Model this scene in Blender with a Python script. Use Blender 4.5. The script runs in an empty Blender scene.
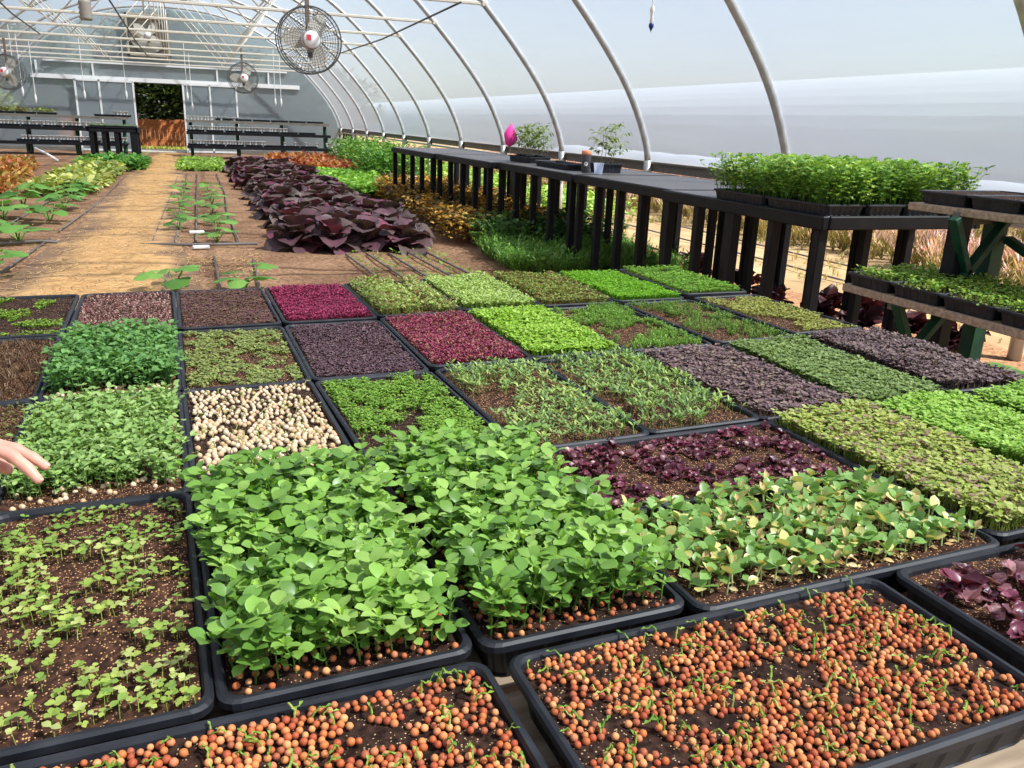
import bpy, math, random
import numpy as np
from mathutils import Vector, Matrix
random.seed(7); RS = np.random.RandomState(11)
PI = math.pi; R = math.radians
sc = bpy.context.scene
COL = sc.collection

# ------------------------------------------------------------------ helpers
def S(r, g, b):
    f = lambda c: (c/255/12.92) if c/255 <= .04045 else ((c/255+.055)/1.055)**2.4
    return (f(r), f(g), f(b))

def tag(o, label=None, cat=None, group=None, kind=None):
    if label: o['label'] = label
    if cat: o['category'] = cat
    if group: o['group'] = group
    if kind: o['kind'] = kind
    return o

def empty(name, loc=(0,0,0), rz=0, parent=None):
    o = bpy.data.objects.new(name, None); COL.objects.link(o)
    o.location = loc; o.rotation_euler = (0,0,rz); o.empty_display_size = .05
    if parent: o.parent = parent
    return o

def raw_mesh(name, V, F, mat=None, tint=None, smooth=False):
    """V (n,3); F list of tuples or (m,3) array"""
    me = bpy.data.meshes.new(name)
    V = np.asarray(V, np.float32)
    if isinstance(F, np.ndarray):
        m = len(F); k = F.shape[1]
        me.vertices.add(len(V)); me.vertices.foreach_set('co', V.ravel())
        me.loops.add(m*k); me.loops.foreach_set('vertex_index', F.astype(np.int32).ravel())
        me.polygons.add(m)
        me.polygons.foreach_set('loop_start', np.arange(0, m*k, k, dtype=np.int32))
        me.polygons.foreach_set('loop_total', np.full(m, k, np.int32))
        me.update(calc_edges=True)
    else:
        me.from_pydata([tuple(map(float, v)) for v in V], [], F)
        me.update()
    me.validate()
    if tint is not None:
        a = me.color_attributes.new('tint', 'FLOAT_COLOR', 'POINT')
        c = np.ones((len(V), 4), np.float32); c[:, :3] = tint
        a.data.foreach_set('color', c.ravel())
    if smooth: me.polygons.foreach_set('use_smooth', [True]*len(me.polygons))
    if mat: me.materials.append(mat)
    return me

def link(name, me, parent=None, loc=None, rz=None):
    o = bpy.data.objects.new(name, me); COL.objects.link(o)
    if parent: o.parent = parent
    if loc is not None: o.location = loc
    if rz is not None: o.rotation_euler = (0,0,rz)
    return o

def copy_tree(o, parent=None):
    c = o.copy(); COL.objects.link(c); c.parent = parent
    for ch in o.children: copy_tree(ch, c)
    return c

class MB:
    def __init__(s): s.V = []; s.F = []
    def add(s, V, F):
        n = len(s.V); s.V += [tuple(v) for v in V]; s.F += [tuple(i+n for i in f) for f in F]; return s
    def box(s, c, d, rot=None, bevel=0):
        x, y, z = d[0]/2, d[1]/2, d[2]/2
        if bevel <= 0:
            P = [(-x,-y,-z),(x,-y,-z),(x,y,-z),(-x,y,-z),(-x,-y,z),(x,-y,z),(x,y,z),(-x,y,z)]
            F = [(0,3,2,1),(4,5,6,7),(0,1,5,4),(1,2,6,5),(2,3,7,6),(3,0,4,7)]
        else:
            b = min(bevel, x*.9, y*.9, z*.9); P = []; F = []
            def ring(zz, e): return [(-x+e,-y+b,zz),(-x+b,-y+e,zz),(x-b,-y+e,zz),(x-e,-y+b,zz),(x-e,y-b,zz),(x-b,y-e,zz),(-x+b,y-e,zz),(-x+e,y-b,zz)]
            for zz, e in ((-z,b*.8),(-z+b,0),(z-b,0),(z,b*.8)): P += ring(zz, e)
            for k in range(3):
                for i in range(8):
                    j = (i+1) % 8; F.append((k*8+i, k*8+j, k*8+8+j, k*8+8+i))
            F.append(tuple(range(7,-1,-1))); F.append(tuple(range(24,32)))
        M = rot if rot is not None else Matrix.Identity(3)
        return s.add([M @ Vector(p) + Vector(c) for p in P], F)
    def beam(s, a, b, w, h, bevel=0):
        a, b = Vector(a), Vector(b); d = b-a; L = d.length; d.normalize()
        up = Vector((0,0,1)) if abs(d.z) < .95 else Vector((0,1,0))
        x = d.cross(up).normalized(); z = x.cross(d)
        return s.box((a+b)/2, (w, L, h), Matrix((x, d, z)).transposed(), bevel)
    def tube(s, pts, r, n=8, cap=True):
        pts = [Vector(p) for p in pts]; m = len(pts)
        rr = r if isinstance(r, (list, tuple)) else [r]*m
        P = []; F = []; px = None
        for i, p in enumerate(pts):
            d = (pts[min(i+1, m-1)] - pts[max(i-1, 0)]).normalized()
            if px is None:
                up = Vector((0,0,1)) if abs(d.z) < .9 else Vector((1,0,0))
                px = d.cross(up).normalized()
            else: px = (px - d*px.dot(d)).normalized()
            py = d.cross(px)
            for k in range(n):
                t = 2*PI*k/n; P.append(p + (px*math.cos(t) + py*math.sin(t))*rr[i])
        for i in range(m-1):
            for k in range(n):
                j = (k+1) % n; F.append((i*n+k, i*n+j, (i+1)*n+j, (i+1)*n+k))
        if cap: F += [tuple(range(n-1,-1,-1)), tuple(range((m-1)*n, m*n))]
        return s.add(P, F)
    def lathe(s, prof, n=20, c=(0,0,0), axis='z', close=False):
        P = []; F = []
        for r_, z in prof:
            for k in range(n):
                t = 2*PI*k/n; x, y = r_*math.cos(t), r_*math.sin(t)
                P.append((x+c[0], y+c[1], z+c[2]) if axis == 'z' else (x+c[0], z+c[1], y+c[2]))
        m = len(prof)
        for i in range(m-1):
            for k in range(n):
                j = (k+1) % n; F.append((i*n+k, i*n+j, (i+1)*n+j, (i+1)*n+k))
        if close: F += [tuple(range(n-1,-1,-1)), tuple(range((m-1)*n, m*n))]
        return s.add(P, F)
    def mesh(s, name, mat, smooth=False): return raw_mesh(name, s.V, s.F, mat, smooth=smooth)
    def build(s, name, mat, parent=None, smooth=False, loc=None, rz=None):
        return link(name, s.mesh(name, mat, smooth), parent, loc, rz)

# ------------------------------------------------------------------ materials
def new_mat(name):
    m = bpy.data.materials.new(name); m.use_nodes = True
    nt = m.node_tree; nt.nodes.clear()
    out = nt.nodes.new('ShaderNodeOutputMaterial')
    return m, nt, out

def mat(name, c, rough=.6, metal=0, c2=None, scale=20, bump=0, bscale=60, spec=.4, detail=4):
    m, nt, out = new_mat(name); N = nt.nodes; L = nt.links
    p = N.new('ShaderNodeBsdfPrincipled')
    p.inputs['Roughness'].default_value = rough; p.inputs['Metallic'].default_value = metal
    p.inputs['Specular IOR Level'].default_value = spec
    tc = N.new('ShaderNodeTexCoord')
    if c2:
        no = N.new('ShaderNodeTexNoise'); no.inputs['Scale'].default_value = scale; no.inputs['Detail'].default_value = detail
        L.new(tc.outputs['Object'], no.inputs['Vector'])
        rp = N.new('ShaderNodeValToRGB'); rp.color_ramp.elements[0].position = .35; rp.color_ramp.elements[1].position = .68
        rp.color_ramp.elements[0].color = (*c, 1); rp.color_ramp.elements[1].color = (*c2, 1)
        L.new(no.outputs['Fac'], rp.inputs['Fac']); L.new(rp.outputs['Color'], p.inputs['Base Color'])
    else: p.inputs['Base Color'].default_value = (*c, 1)
    if bump:
        nb = N.new('ShaderNodeTexNoise'); nb.inputs['Scale'].default_value = bscale; nb.inputs['Detail'].default_value = 5
        L.new(tc.outputs['Object'], nb.inputs['Vector'])
        bp = N.new('ShaderNodeBump'); bp.inputs['Strength'].default_value = bump; bp.inputs['Distance'].default_value = .01
        L.new(nb.outputs['Fac'], bp.inputs['Height']); L.new(bp.outputs['Normal'], p.inputs['Normal'])
    L.new(p.outputs['BSDF'], out.inputs['Surface'])
    return m

def leaf_mat(name, trans=.3, rough=.5, spec=.35):
    m, nt, out = new_mat(name); N = nt.nodes; L = nt.links
    at = N.new('ShaderNodeAttribute'); at.attribute_name = 'tint'
    p = N.new('ShaderNodeBsdfPrincipled'); p.inputs['Roughness'].default_value = rough
    p.inputs['Specular IOR Level'].default_value = spec
    L.new(at.outputs['Color'], p.inputs['Base Color'])
    t = N.new('ShaderNodeBsdfTranslucent')
    mx = N.new('ShaderNodeMix'); mx.data_type = 'RGBA'; mx.blend_type = 'MULTIPLY'; mx.inputs[0].default_value = 1
    mx.inputs['B'].default_value = (1.25, 1.2, .6, 1)
    L.new(at.outputs['Color'], mx.inputs['A']); L.new(mx.outputs['Result'], t.inputs['Color'])
    ms = N.new('ShaderNodeMixShader'); ms.inputs[0].default_value = trans
    L.new(p.outputs['BSDF'], ms.inputs[1]); L.new(t.outputs['BSDF'], ms.inputs[2])
    L.new(ms.outputs['Shader'], out.inputs['Surface'])
    return m

def soil_mat(name, dark, mid, fleck, fleck_size=260, amount=.12):
    m, nt, out = new_mat(name); N = nt.nodes; L = nt.links
    p = N.new('ShaderNodeBsdfPrincipled'); p.inputs['Roughness'].default_value = .9; p.inputs['Specular IOR Level'].default_value = .15
    tc = N.new('ShaderNodeTexCoord')
    n1 = N.new('ShaderNodeTexNoise'); n1.inputs['Scale'].default_value = 90; n1.inputs['Detail'].default_value = 6
    L.new(tc.outputs['Object'], n1.inputs['Vector'])
    r1 = N.new('ShaderNodeValToRGB'); r1.color_ramp.elements[0].color = (*dark, 1); r1.color_ramp.elements[1].color = (*mid, 1)
    r1.color_ramp.elements[0].position = .4; r1.color_ramp.elements[1].position = .68
    L.new(n1.outputs['Fac'], r1.inputs['Fac'])
    vo = N.new('ShaderNodeTexVoronoi'); vo.inputs['Scale'].default_value = fleck_size
    L.new(tc.outputs['Object'], vo.inputs['Vector'])
    lt = N.new('ShaderNodeMath'); lt.operation = 'LESS_THAN'; lt.inputs[1].default_value = amount
    sp = N.new('ShaderNodeSeparateColor'); L.new(vo.outputs['Color'], sp.inputs['Color']); L.new(sp.outputs['Red'], lt.inputs[0])
    l2 = N.new('ShaderNodeMath'); l2.operation = 'LESS_THAN'; l2.inputs[1].default_value = .42; L.new(vo.outputs['Distance'], l2.inputs[0])
    mu = N.new('ShaderNodeMath'); mu.operation = 'MULTIPLY'; L.new(lt.outputs[0], mu.inputs[0]); L.new(l2.outputs[0], mu.inputs[1])
    mx = N.new('ShaderNodeMix'); mx.data_type = 'RGBA'; L.new(mu.outputs[0], mx.inputs[0])
    L.new(r1.outputs['Color'], mx.inputs['A']); mx.inputs['B'].default_value = (*fleck, 1)
    L.new(mx.outputs['Result'], p.inputs['Base Color'])
    bp = N.new('ShaderNodeBump'); bp.inputs['Strength'].default_value = .9; bp.inputs['Distance'].default_value = .006
    L.new(n1.outputs['Fac'], bp.inputs['Height']); L.new(bp.outputs['Normal'], p.inputs['Normal'])
    L.new(p.outputs['BSDF'], out.inputs['Surface'])
    return m

def film_mat(name, tcol, transp, transl, refl=(.8,.8,.82), wr=0):
    """thin greenhouse film: lets some light straight through, scatters the rest"""
    m, nt, out = new_mat(name); N = nt.nodes; L = nt.links
    a = N.new('ShaderNodeBsdfTransparent'); a.inputs['Color'].default_value = (*tcol, 1)
    b = N.new('ShaderNodeBsdfTranslucent'); b.inputs['Color'].default_value = (*tcol, 1)
    d = N.new('ShaderNodeBsdfPrincipled'); d.inputs['Base Color'].default_value = (*refl, 1); d.inputs['Roughness'].default_value = .35
    if wr:
        tc = N.new('ShaderNodeTexCoord'); no = N.new('ShaderNodeTexNoise'); no.inputs['Scale'].default_value = 1.3; no.inputs['Detail'].default_value = 3
        mp = N.new('ShaderNodeMapping'); mp.inputs['Scale'].default_value = (1, .35, 2.2)
        L.new(tc.outputs['Object'], mp.inputs['Vector']); L.new(mp.outputs['Vector'], no.inputs['Vector'])
        bp = N.new('ShaderNodeBump'); bp.inputs['Strength'].default_value = wr; bp.inputs['Distance'].default_value = .1
        L.new(no.outputs['Fac'], bp.inputs['Height'])
        L.new(bp.outputs['Normal'], d.inputs['Normal']); L.new(bp.outputs['Normal'], b.inputs['Normal'])
    m1 = N.new('ShaderNodeMixShader'); m1.inputs[0].default_value = transl/(1-transp)
    L.new(d.outputs['BSDF'], m1.inputs[1]); L.new(b.outputs['BSDF'], m1.inputs[2])
    m2 = N.new('ShaderNodeMixShader'); m2.inputs[0].default_value = transp
    L.new(m1.outputs['Shader'], m2.inputs[1]); L.new(a.outputs['BSDF'], m2.inputs[2])
    L.new(m2.outputs['Shader'], out.inputs['Surface'])
    return m

def wood_mat(name, c, c2):
    m, nt, out = new_mat(name); N = nt.nodes; L = nt.links
    p = N.new('ShaderNodeBsdfPrincipled'); p.inputs['Roughness'].default_value = .75
    tc = N.new('ShaderNodeTexCoord'); mp = N.new('ShaderNodeMapping'); mp.inputs['Scale'].default_value = (4, 40, 40)
    no = N.new('ShaderNodeTexNoise'); no.inputs['Scale'].default_value = 1.5; no.inputs['Detail'].default_value = 6
    L.new(tc.outputs['Object'], mp.inputs['Vector']); L.new(mp.outputs['Vector'], no.inputs['Vector'])
    rp = N.new('ShaderNodeValToRGB'); rp.color_ramp.elements[0].position = .3; rp.color_ramp.elements[1].position = .7
    rp.color_ramp.elements[0].color = (*c, 1); rp.color_ramp.elements[1].color = (*c2, 1)
    L.new(no.outputs['Fac'], rp.inputs['Fac']); L.new(rp.outputs['Color'], p.inputs['Base Color'])
    bp = N.new('ShaderNodeBump'); bp.inputs['Strength'].default_value = .3; L.new(no.outputs['Fac'], bp.inputs['Height']); L.new(bp.outputs['Normal'], p.inputs['Normal'])
    L.new(p.outputs['BSDF'], out.inputs['Surface'])
    return m

def grid_mat(name, c, hole, scale):
    """moulded plastic deck with a diagonal lattice of small openings"""
    m, nt, out = new_mat(name); N = nt.nodes; L = nt.links
    p = N.new('ShaderNodeBsdfPrincipled'); p.inputs['Roughness'].default_value = .5
    tc = N.new('ShaderNodeTexCoord'); mp = N.new('ShaderNodeMapping'); mp.inputs['Rotation'].default_value = (0,0,R(45))
    ck = N.new('ShaderNodeTexVoronoi'); ck.distance = 'CHEBYCHEV'; ck.inputs['Randomness'].default_value = 0; ck.inputs['Scale'].default_value = scale
    L.new(tc.outputs['Object'], mp.inputs['Vector']); L.new(mp.outputs['Vector'], ck.inputs['Vector'])
    lt = N.new('ShaderNodeMath'); lt.operation = 'LESS_THAN'; lt.inputs[1].default_value = .33; L.new(ck.outputs['Distance'], lt.inputs[0])
    mx = N.new('ShaderNodeMix'); mx.data_type = 'RGBA'; mx.inputs['A'].default_value = (*c, 1); mx.inputs['B'].default_value = (*hole, 1)
    L.new(lt.outputs[0], mx.inputs[0]); L.new(mx.outputs['Result'], p.inputs['Base Color'])
    L.new(p.outputs['BSDF'], out.inputs['Surface'])
    return m

M = dict(
    black=mat('black_plastic', (.010,.011,.014), .42, c2=(.018,.019,.022), scale=12, bump=.08, bscale=150, spec=.5),
    rim=mat('tray_plastic', (.012,.0135,.018), .5, c2=(.026,.028,.034), scale=25, spec=.35),
    bench=mat('bench_plastic', (.0075,.0075,.009), .5, c2=(.014,.014,.016), scale=8, bump=.1, bscale=90, spec=.2),
    deck=grid_mat('bench_deck', (.17,.155,.145), (.025,.025,.025), 34),
    metal=mat('galvanised_steel', (.40,.40,.39), .40, .35, c2=(.52,.52,.50), scale=14),
    cream=mat('cream_painted_steel', (.66,.60,.50), .5, .1, c2=(.74,.69,.58), scale=9),
    white=mat('white_plastic', (.8,.8,.78), .5),
    soil=soil_mat('potting_mix', S(38,25,20), S(74,52,42), S(190,160,120), 430, .10),
    soil2=soil_mat('seedy_potting_mix', S(48,32,26), S(96,64,48), S(205,160,110), 380, .24),
    leaf=leaf_mat('leaf'),
    leafg=leaf_mat('glossy_leaf', .22, .36, .5),
    leafd=leaf_mat('dark_leaf', .12, .42, .35),
    seed=leaf_mat('seed_coat', .06, .55, .3),
    green=mat('green_painted_wood', S(12,78,52), .55, c2=S(8,52,36), scale=10),
    wood=wood_mat('weathered_wood', S(140,118,96), S(196,174,146)),
    board=wood_mat('grey_board', S(92,88,80), S(128,122,112)),
    fence=wood_mat('orange_fence_wood', S(132,72,36), S(176,104,56)),
    motor=mat('white_motor', (.8,.78,.76), .4),
    grey=mat('grey_paint', (.12,.115,.11), .6),
    cage=mat('fan_wire', (.09,.085,.08), .45, .4),
    blade=mat('fan_blade', (.6,.57,.5), .5),
    pink=mat('hot_pink_film', S(255,70,170), .5),
    orange=mat('orange_lid', S(222,140,95), .5),
    tumb=mat('charcoal_tumbler', S(70,66,68), .4),
    skin=mat('skin', S(214,150,128), .5, c2=S(232,172,150), scale=30, bump=.05, bscale=200),
    nail=mat('fingernail', S(226,172,155), .4),
    red=mat('red_sticker', S(214,60,80), .5),
    navy=mat('navy_plastic', S(25,45,120), .35),
    drip=mat('drip_tape', S(112,104,100), .6),
    concrete=mat('concrete', S(196,188,172), .85, c2=S(214,206,190), scale=8),
    poly=film_mat('clear_film', (.79,.87,1.0), .44, .11, refl=(.60,.63,.68), wr=.35),
    endpoly=film_mat('end_wall_sheet', (.72,.77,.78), .62, .15, refl=(.58,.63,.65)),
    cup=film_mat('clear_cup', (.85,.9,1.0), .55, .2),
)

# ------------------------------------------------------------------ foliage kernels (tri arrays)
def leaf(L, W, n=4, curl=.3, fold=.25, tip=.0, wav=0, rs=RS):
    """leaf lying along +Y, upper face +Z"""
    V = []; F = []
    ang = 0; y = 0; z = 0
    for i in range(n+1):
        t = i/n
        w = W/2*max(math.sin(PI*min(1, t*.92+.04))**.75, 0) * (1 - tip*t)
        if i == n: w = W*.04
        wz = wav*W*rs.uniform(-1, 1)
        V += [(-w, y, z+w*fold+wz), (0, y, z), (w, y, z+w*fold-wz)]
        ang = -curl*t*1.6; y += L/n*math.cos(ang); z += L/n*math.sin(ang)
    for i in range(n):
        a = i*3
        for k in (0, 1): F += [(a+k, a+k+1, a+k+4), (a+k, a+k+4, a+k+3)]
    return np.array(V, float), np.array(F, int)

def rotm(rx=0, ry=0, rz=0):
    cx, sx, cy, sy, cz, sz = math.cos(rx), math.sin(rx), math.cos(ry), math.sin(ry), math.cos(rz), math.sin(rz)
    X = np.array([[1,0,0],[0,cx,-sx],[0,sx,cx]]); Y = np.array([[cy,0,sy],[0,1,0],[-sy,0,cy]]); Z = np.array([[cz,-sz,0],[sz,cz,0],[0,0,1]])
    return Z @ Y @ X

def stem(p, q, r, n=3, mid=None):
    pts = [np.array(p, float)] + ([np.array(mid, float)] if mid is not None else []) + [np.array(q, float)]
    V = []; F = []
    for i, c in enumerate(pts):
        rr = r*(1-.35*i/(len(pts)-1))
        for k in range(n): V.append(c + rr*np.array([math.cos(2*PI*k/n), math.sin(2*PI*k/n), 0]))
    for i in range(len(pts)-1):
        for k in range(n):
            j = (k+1) % n; F += [(i*n+k, i*n+j, (i+1)*n+j), (i*n+k, (i+1)*n+j, (i+1)*n+k)]
    return np.array(V), np.array(F, int)

class K:
    """kernel: verts, tris, per-vertex colour"""
    def __init__(s): s.v = []; s.f = []; s.c = []; s.n = 0
    def add(s, VF, c, rot=None, loc=(0,0,0)):
        V, F = VF
        if rot is not None: V = V @ rot.T
        s.v.append(V+np.array(loc)); s.f.append(F+s.n); s.c.append(np.tile(np.array(c, float), (len(V), 1))); s.n += len(V); return s
    def done(s): return np.concatenate(s.v), np.concatenate(s.f), np.concatenate(s.c)

ONE = (1,1,1)
def k_coty(h, L, W, tilt=20, n=2, stemc=(1.1,1.15,.9), up=0, curl=.25, segs=3):
    k = K(); lean = RS.uniform(-.2, .2, 2)*h
    top = (lean[0], lean[1], h)
    k.add(stem((0,0,-.004), top, max(.0006, W*.06)), stemc)
    a0 = RS.uniform(0, 6.28)
    for i in range(n):
        az = a0 + i*2*PI/n + RS.uniform(-.3, .3)
        s = RS.uniform(.8, 1.15)
        c = np.array(ONE)*RS.uniform(.85, 1.12)
        k.add(leaf(L*s, W*s, segs, curl, .2), c, rotm(R(tilt+RS.uniform(-18, 18)+up), RS.uniform(-.25, .25), az), top)
    return k.done()

def k_blades(h, n, W, spread=25):
    k = K()
    for i in range(n):
        L = h*RS.uniform(.7, 1.15)
        k.add(leaf(L, W, 3, RS.uniform(.05, .5), .3), np.array(ONE)*RS.uniform(.85, 1.15), rotm(R(90-RS.uniform(5, spread)), 0, RS.uniform(0, 6.28)), RS.uniform(-.15, .15, 3)*h*np.array([1,1,0]))
    return k.done()

def k_frond(h, n=4, W=.004):
    k = K()
    for i in range(n):
        az = RS.uniform(0, 6.28); ti = RS.uniform(.15, .7); L = h*RS.uniform(.7, 1.1)
        d = np.array([math.cos(az)*math.sin(ti), math.sin(az)*math.sin(ti), math.cos(ti)])
        k.add(stem((0,0,0), d*L, W*.15), (.9,1,.8))
        for j in range(5):
            t = .3+.7*j/4
            k.add(leaf(h*.28*RS.uniform(.7, 1.2), W, 2, .3, .2), np.array(ONE)*RS.uniform(.8, 1.2), rotm(R(RS.uniform(0, 60)), 0, RS.uniform(0, 6.28)), d*L*t)
    return k.done()

def k_bush(r, n, L, W, h=None, flat=.5):
    """small leafy clump"""
    k = K(); h = h or r
    for i in range(n):
        az = RS.uniform(0, 6.28); rr = r*math.sqrt(RS.uniform(0, 1)); z = h*RS.uniform(.25, 1)*math.sqrt(max(0, 1-(rr/r)**2*.6))
        s = RS.uniform(.7, 1.25)
        k.add(leaf(L*s, W*s, 3, RS.uniform(.1, .5), .2), np.array(ONE)*RS.uniform(.7, 1.25), rotm(R(RS.uniform(-25, 65)), RS.uniform(-.5, .5), az-PI/2+RS.uniform(-.7, .7)), (rr*math.cos(az), rr*math.sin(az), z))
    return k.done()

def k_pea(h, nodes=3, L=.026, W=.019, lo=.5):
    """returns (stem kernel, leaf kernel)"""
    ks, kl = K(), K()
    lean = RS.uniform(-.35, .35, 2)*h
    P = lambda t: np.array([lean[0]*t*t, lean[1]*t*t, h*t])
    ks.add(stem(P(0)-np.array([0,0,.006]), P(1), .0013, 4, P(.5)), (.62,.78,.5))
    a0 = RS.uniform(0, 6.28)
    for j in range(nodes):
        t = lo+(1-lo)*j/(nodes-1) if nodes > 1 else 1
        az = a0 + j*PI*.9 + RS.uniform(-.5, .5); s = (.78+.3*(j/(nodes-1 or 1)))*RS.uniform(.8, 1.15)
        pl = .012*s
        b = P(t); e = b + pl*np.array([math.cos(az), math.sin(az), .7])
        ks.add(stem(b, e, .0008), (.75,.9,.6))
        for sgn in (-1, 1):
            c = np.array(ONE)*RS.uniform(.82, 1.15)
            kl.add(leaf(L*s, W*s, 4, RS.uniform(.1, .5), .18), c, rotm(R(RS.uniform(0, 45)), RS.uniform(-.4, .4), az-PI/2+sgn*R(RS.uniform(38, 70))), e)
        if j == nodes-1:
            for q in range(2):
                kl.add(leaf(L*.6, W*.55, 3, .2, .5), np.array([1.2,1.15,.9]), rotm(R(RS.uniform(50, 85)), 0, az+q*2+1), b)
    return ks.done(), kl.done()

def k_ruffle(r, n=6):
    k = K()
    for i in range(n):
        az = i*2*PI/n+RS.uniform(-.4, .4); L = r*RS.uniform(.7, 1.15)
        k.add(leaf(L, L*.85, 4, .35, .25, wav=.22), np.array(ONE)*RS.uniform(.65, 1.35), rotm(R(RS.uniform(15, 60)), RS.uniform(-.4, .4), az), (0,0,r*.28))
    k.add(stem((0,0,-.004), (0,0,r*.35), .0012), (1.2,.8,.9))
    return k.done()

def k_sun(h):
    """stem + two thick seed leaves, some still in a pale hull; returns (stem, leaves)"""
    ks, kl = K(), K(); lean = RS.uniform(-.3, .3, 2)*h; top = np.array([lean[0], lean[1], h])
    ks.add(stem((0,0,-.006), top, .0016, 4), S(196,210,140))
    a0 = RS.uniform(0, 6.28)
    yellow = RS.uniform() < .62
    for i in range(4):
        s = RS.uniform(.75, 1.15)
        c = np.array(S(222,214,136) if (yellow and i == 0) else S(132,172,88))*RS.uniform(.85, 1.15)
        kl.add(leaf(.0195*s, .0148*s, 4, RS.uniform(-.1, .35), .2), c, rotm(R(RS.uniform(5, 65)), RS.uniform(-.5, .5), a0+i*PI/2*1.0+RS.uniform(-.4, .4)), top)
    if RS.uniform() < .35:
        kl.add(leaf(.016, .009, 3, .2, .6), np.array(S(222,190,130)), rotm(R(60), 0, a0+1.5), top)
    return ks.done(), kl.done()

def merge(kernels, idx, pos, rz, scale, tint, lean=0.12, sz=None):
    """kernels list; idx (n,), pos (n,3), rz (n,), scale (n,), tint (n,3)"""
    Vs, Fs, Cs = [], [], []; off = 0
    n = len(idx); lx = RS.normal(0, lean, n); ly = RS.normal(0, lean, n)
    for k, (v, f, c) in enumerate(kernels):
        I = np.where(idx == k)[0]
        if not len(I): continue
        cz, sn = np.cos(rz[I]), np.sin(rz[I])
        x = v[None,:,0]*cz[:,None] - v[None,:,1]*sn[:,None]
        y = v[None,:,0]*sn[:,None] + v[None,:,1]*cz[:,None]
        z = np.repeat(v[None,:,2], len(I), 0)
        if sz is not None: z = z*sz[I][:,None]
        x = x + z*lx[I][:,None]; y = y + z*ly[I][:,None]
        P = np.stack([x, y, z], -1)*scale[I][:,None,None] + pos[I][:,None,:]
        C = c[None]*tint[I][:,None,:]
        F = f[None] + (np.arange(len(I))*len(v))[:,None,None] + off
        off += len(I)*len(v)
        Vs.append(P.reshape(-1,3)); Fs.append(F.reshape(-1,3)); Cs.append(C.reshape(-1,3))
    return np.concatenate(Vs), np.concatenate(Fs), np.concatenate(Cs)

def vnoise(x, y, f, seed):
    r = np.random.RandomState(seed); g = r.rand(64, 64)
    X = x*f+100.3; Y = y*f+57.7; xi = np.floor(X).astype(int); yi = np.floor(Y).astype(int); fx = X-xi; fy = Y-yi
    fx = fx*fx*(3-2*fx); fy = fy*fy*(3-2*fy)
    G = lambda a, b: g[a % 64, b % 64]
    return (G(xi,yi)*(1-fx)+G(xi+1,yi)*fx)*(1-fy) + (G(xi,yi+1)*(1-fx)+G(xi+1,yi+1)*fx)*fy

def stuff(name, kernels, pos, tints, m, scale=(.8,1.2), lean=.12, parent=None, smooth=True, sz=None):
    n = len(pos)
    tb = np.array(tints); ti = RS.randint(0, len(tb), n)
    tint = tb[ti]*RS.uniform(.85, 1.15, (n, 1))
    V, F, C = merge(kernels, RS.randint(0, len(kernels), n), np.asarray(pos, float), RS.uniform(0, 6.28, n), RS.uniform(*scale, n), tint, lean, sz)
    return link(name, raw_mesh(name, V, F, m, C, smooth), parent)

def kmesh(name, k, tint, m): return raw_mesh(name, k[0], k[1], m, k[2]*np.array(tint), True)

def poisson(n, x0, x1, y0, y1, dmin, acc=None):
    pts = []; cell = {}
    for _ in range(n*14):
        if len(pts) >= n: break
        x, y = random.uniform(x0, x1), random.uniform(y0, y1)
        if acc and not acc(x, y): continue
        ci, cj = int(x//dmin), int(y//dmin); ok = True
        for a in (-1,0,1):
            for b in (-1,0,1):
                for q in cell.get((ci+a, cj+b), ()):
                    if (q[0]-x)**2+(q[1]-y)**2 < dmin*dmin: ok = False
        if ok: pts.append((x, y)); cell.setdefault((ci, cj), []).append((x, y))
    return pts

# ------------------------------------------------------------------ camera
F_PX = 821.9
AX = Vector((0.93874563,-0.34283138,0.03497553)); AY = Vector((0.07203094,0.29445539,0.95294678)); AF = Vector((0.3369988,0.8920553,-0.30111318))
CAM = Vector((0,0,1.3))
cd = bpy.data.cameras.new('camera'); cd.sensor_width = 36; cd.sensor_fit = 'HORIZONTAL'; cd.lens = F_PX/1024*36
cd.clip_start = .02; cd.clip_end = 300
cam = bpy.data.objects.new('camera', cd); COL.objects.link(cam)
mw = Matrix((AX, AY, -AF)).transposed().to_4x4(); mw.translation = CAM; cam.matrix_world = mw
sc.camera = cam
def project(p):
    d = Vector(p)-CAM; z = d.dot(AF)
    if z <= .02: return None
    return 512+F_PX*d.dot(AX)/z, 384-F_PX*d.dot(AY)/z, z
def in_view(p, m=4):
    q = project(p); return q is not None and -m < q[0] < 1024+m and -m < q[1] < 768+m

# ------------------------------------------------------------------ ground and setting
XR, XL, YE = 4.74, -6.1, 31.0
def struct(o): o['kind'] = 'structure'; return o

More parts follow.
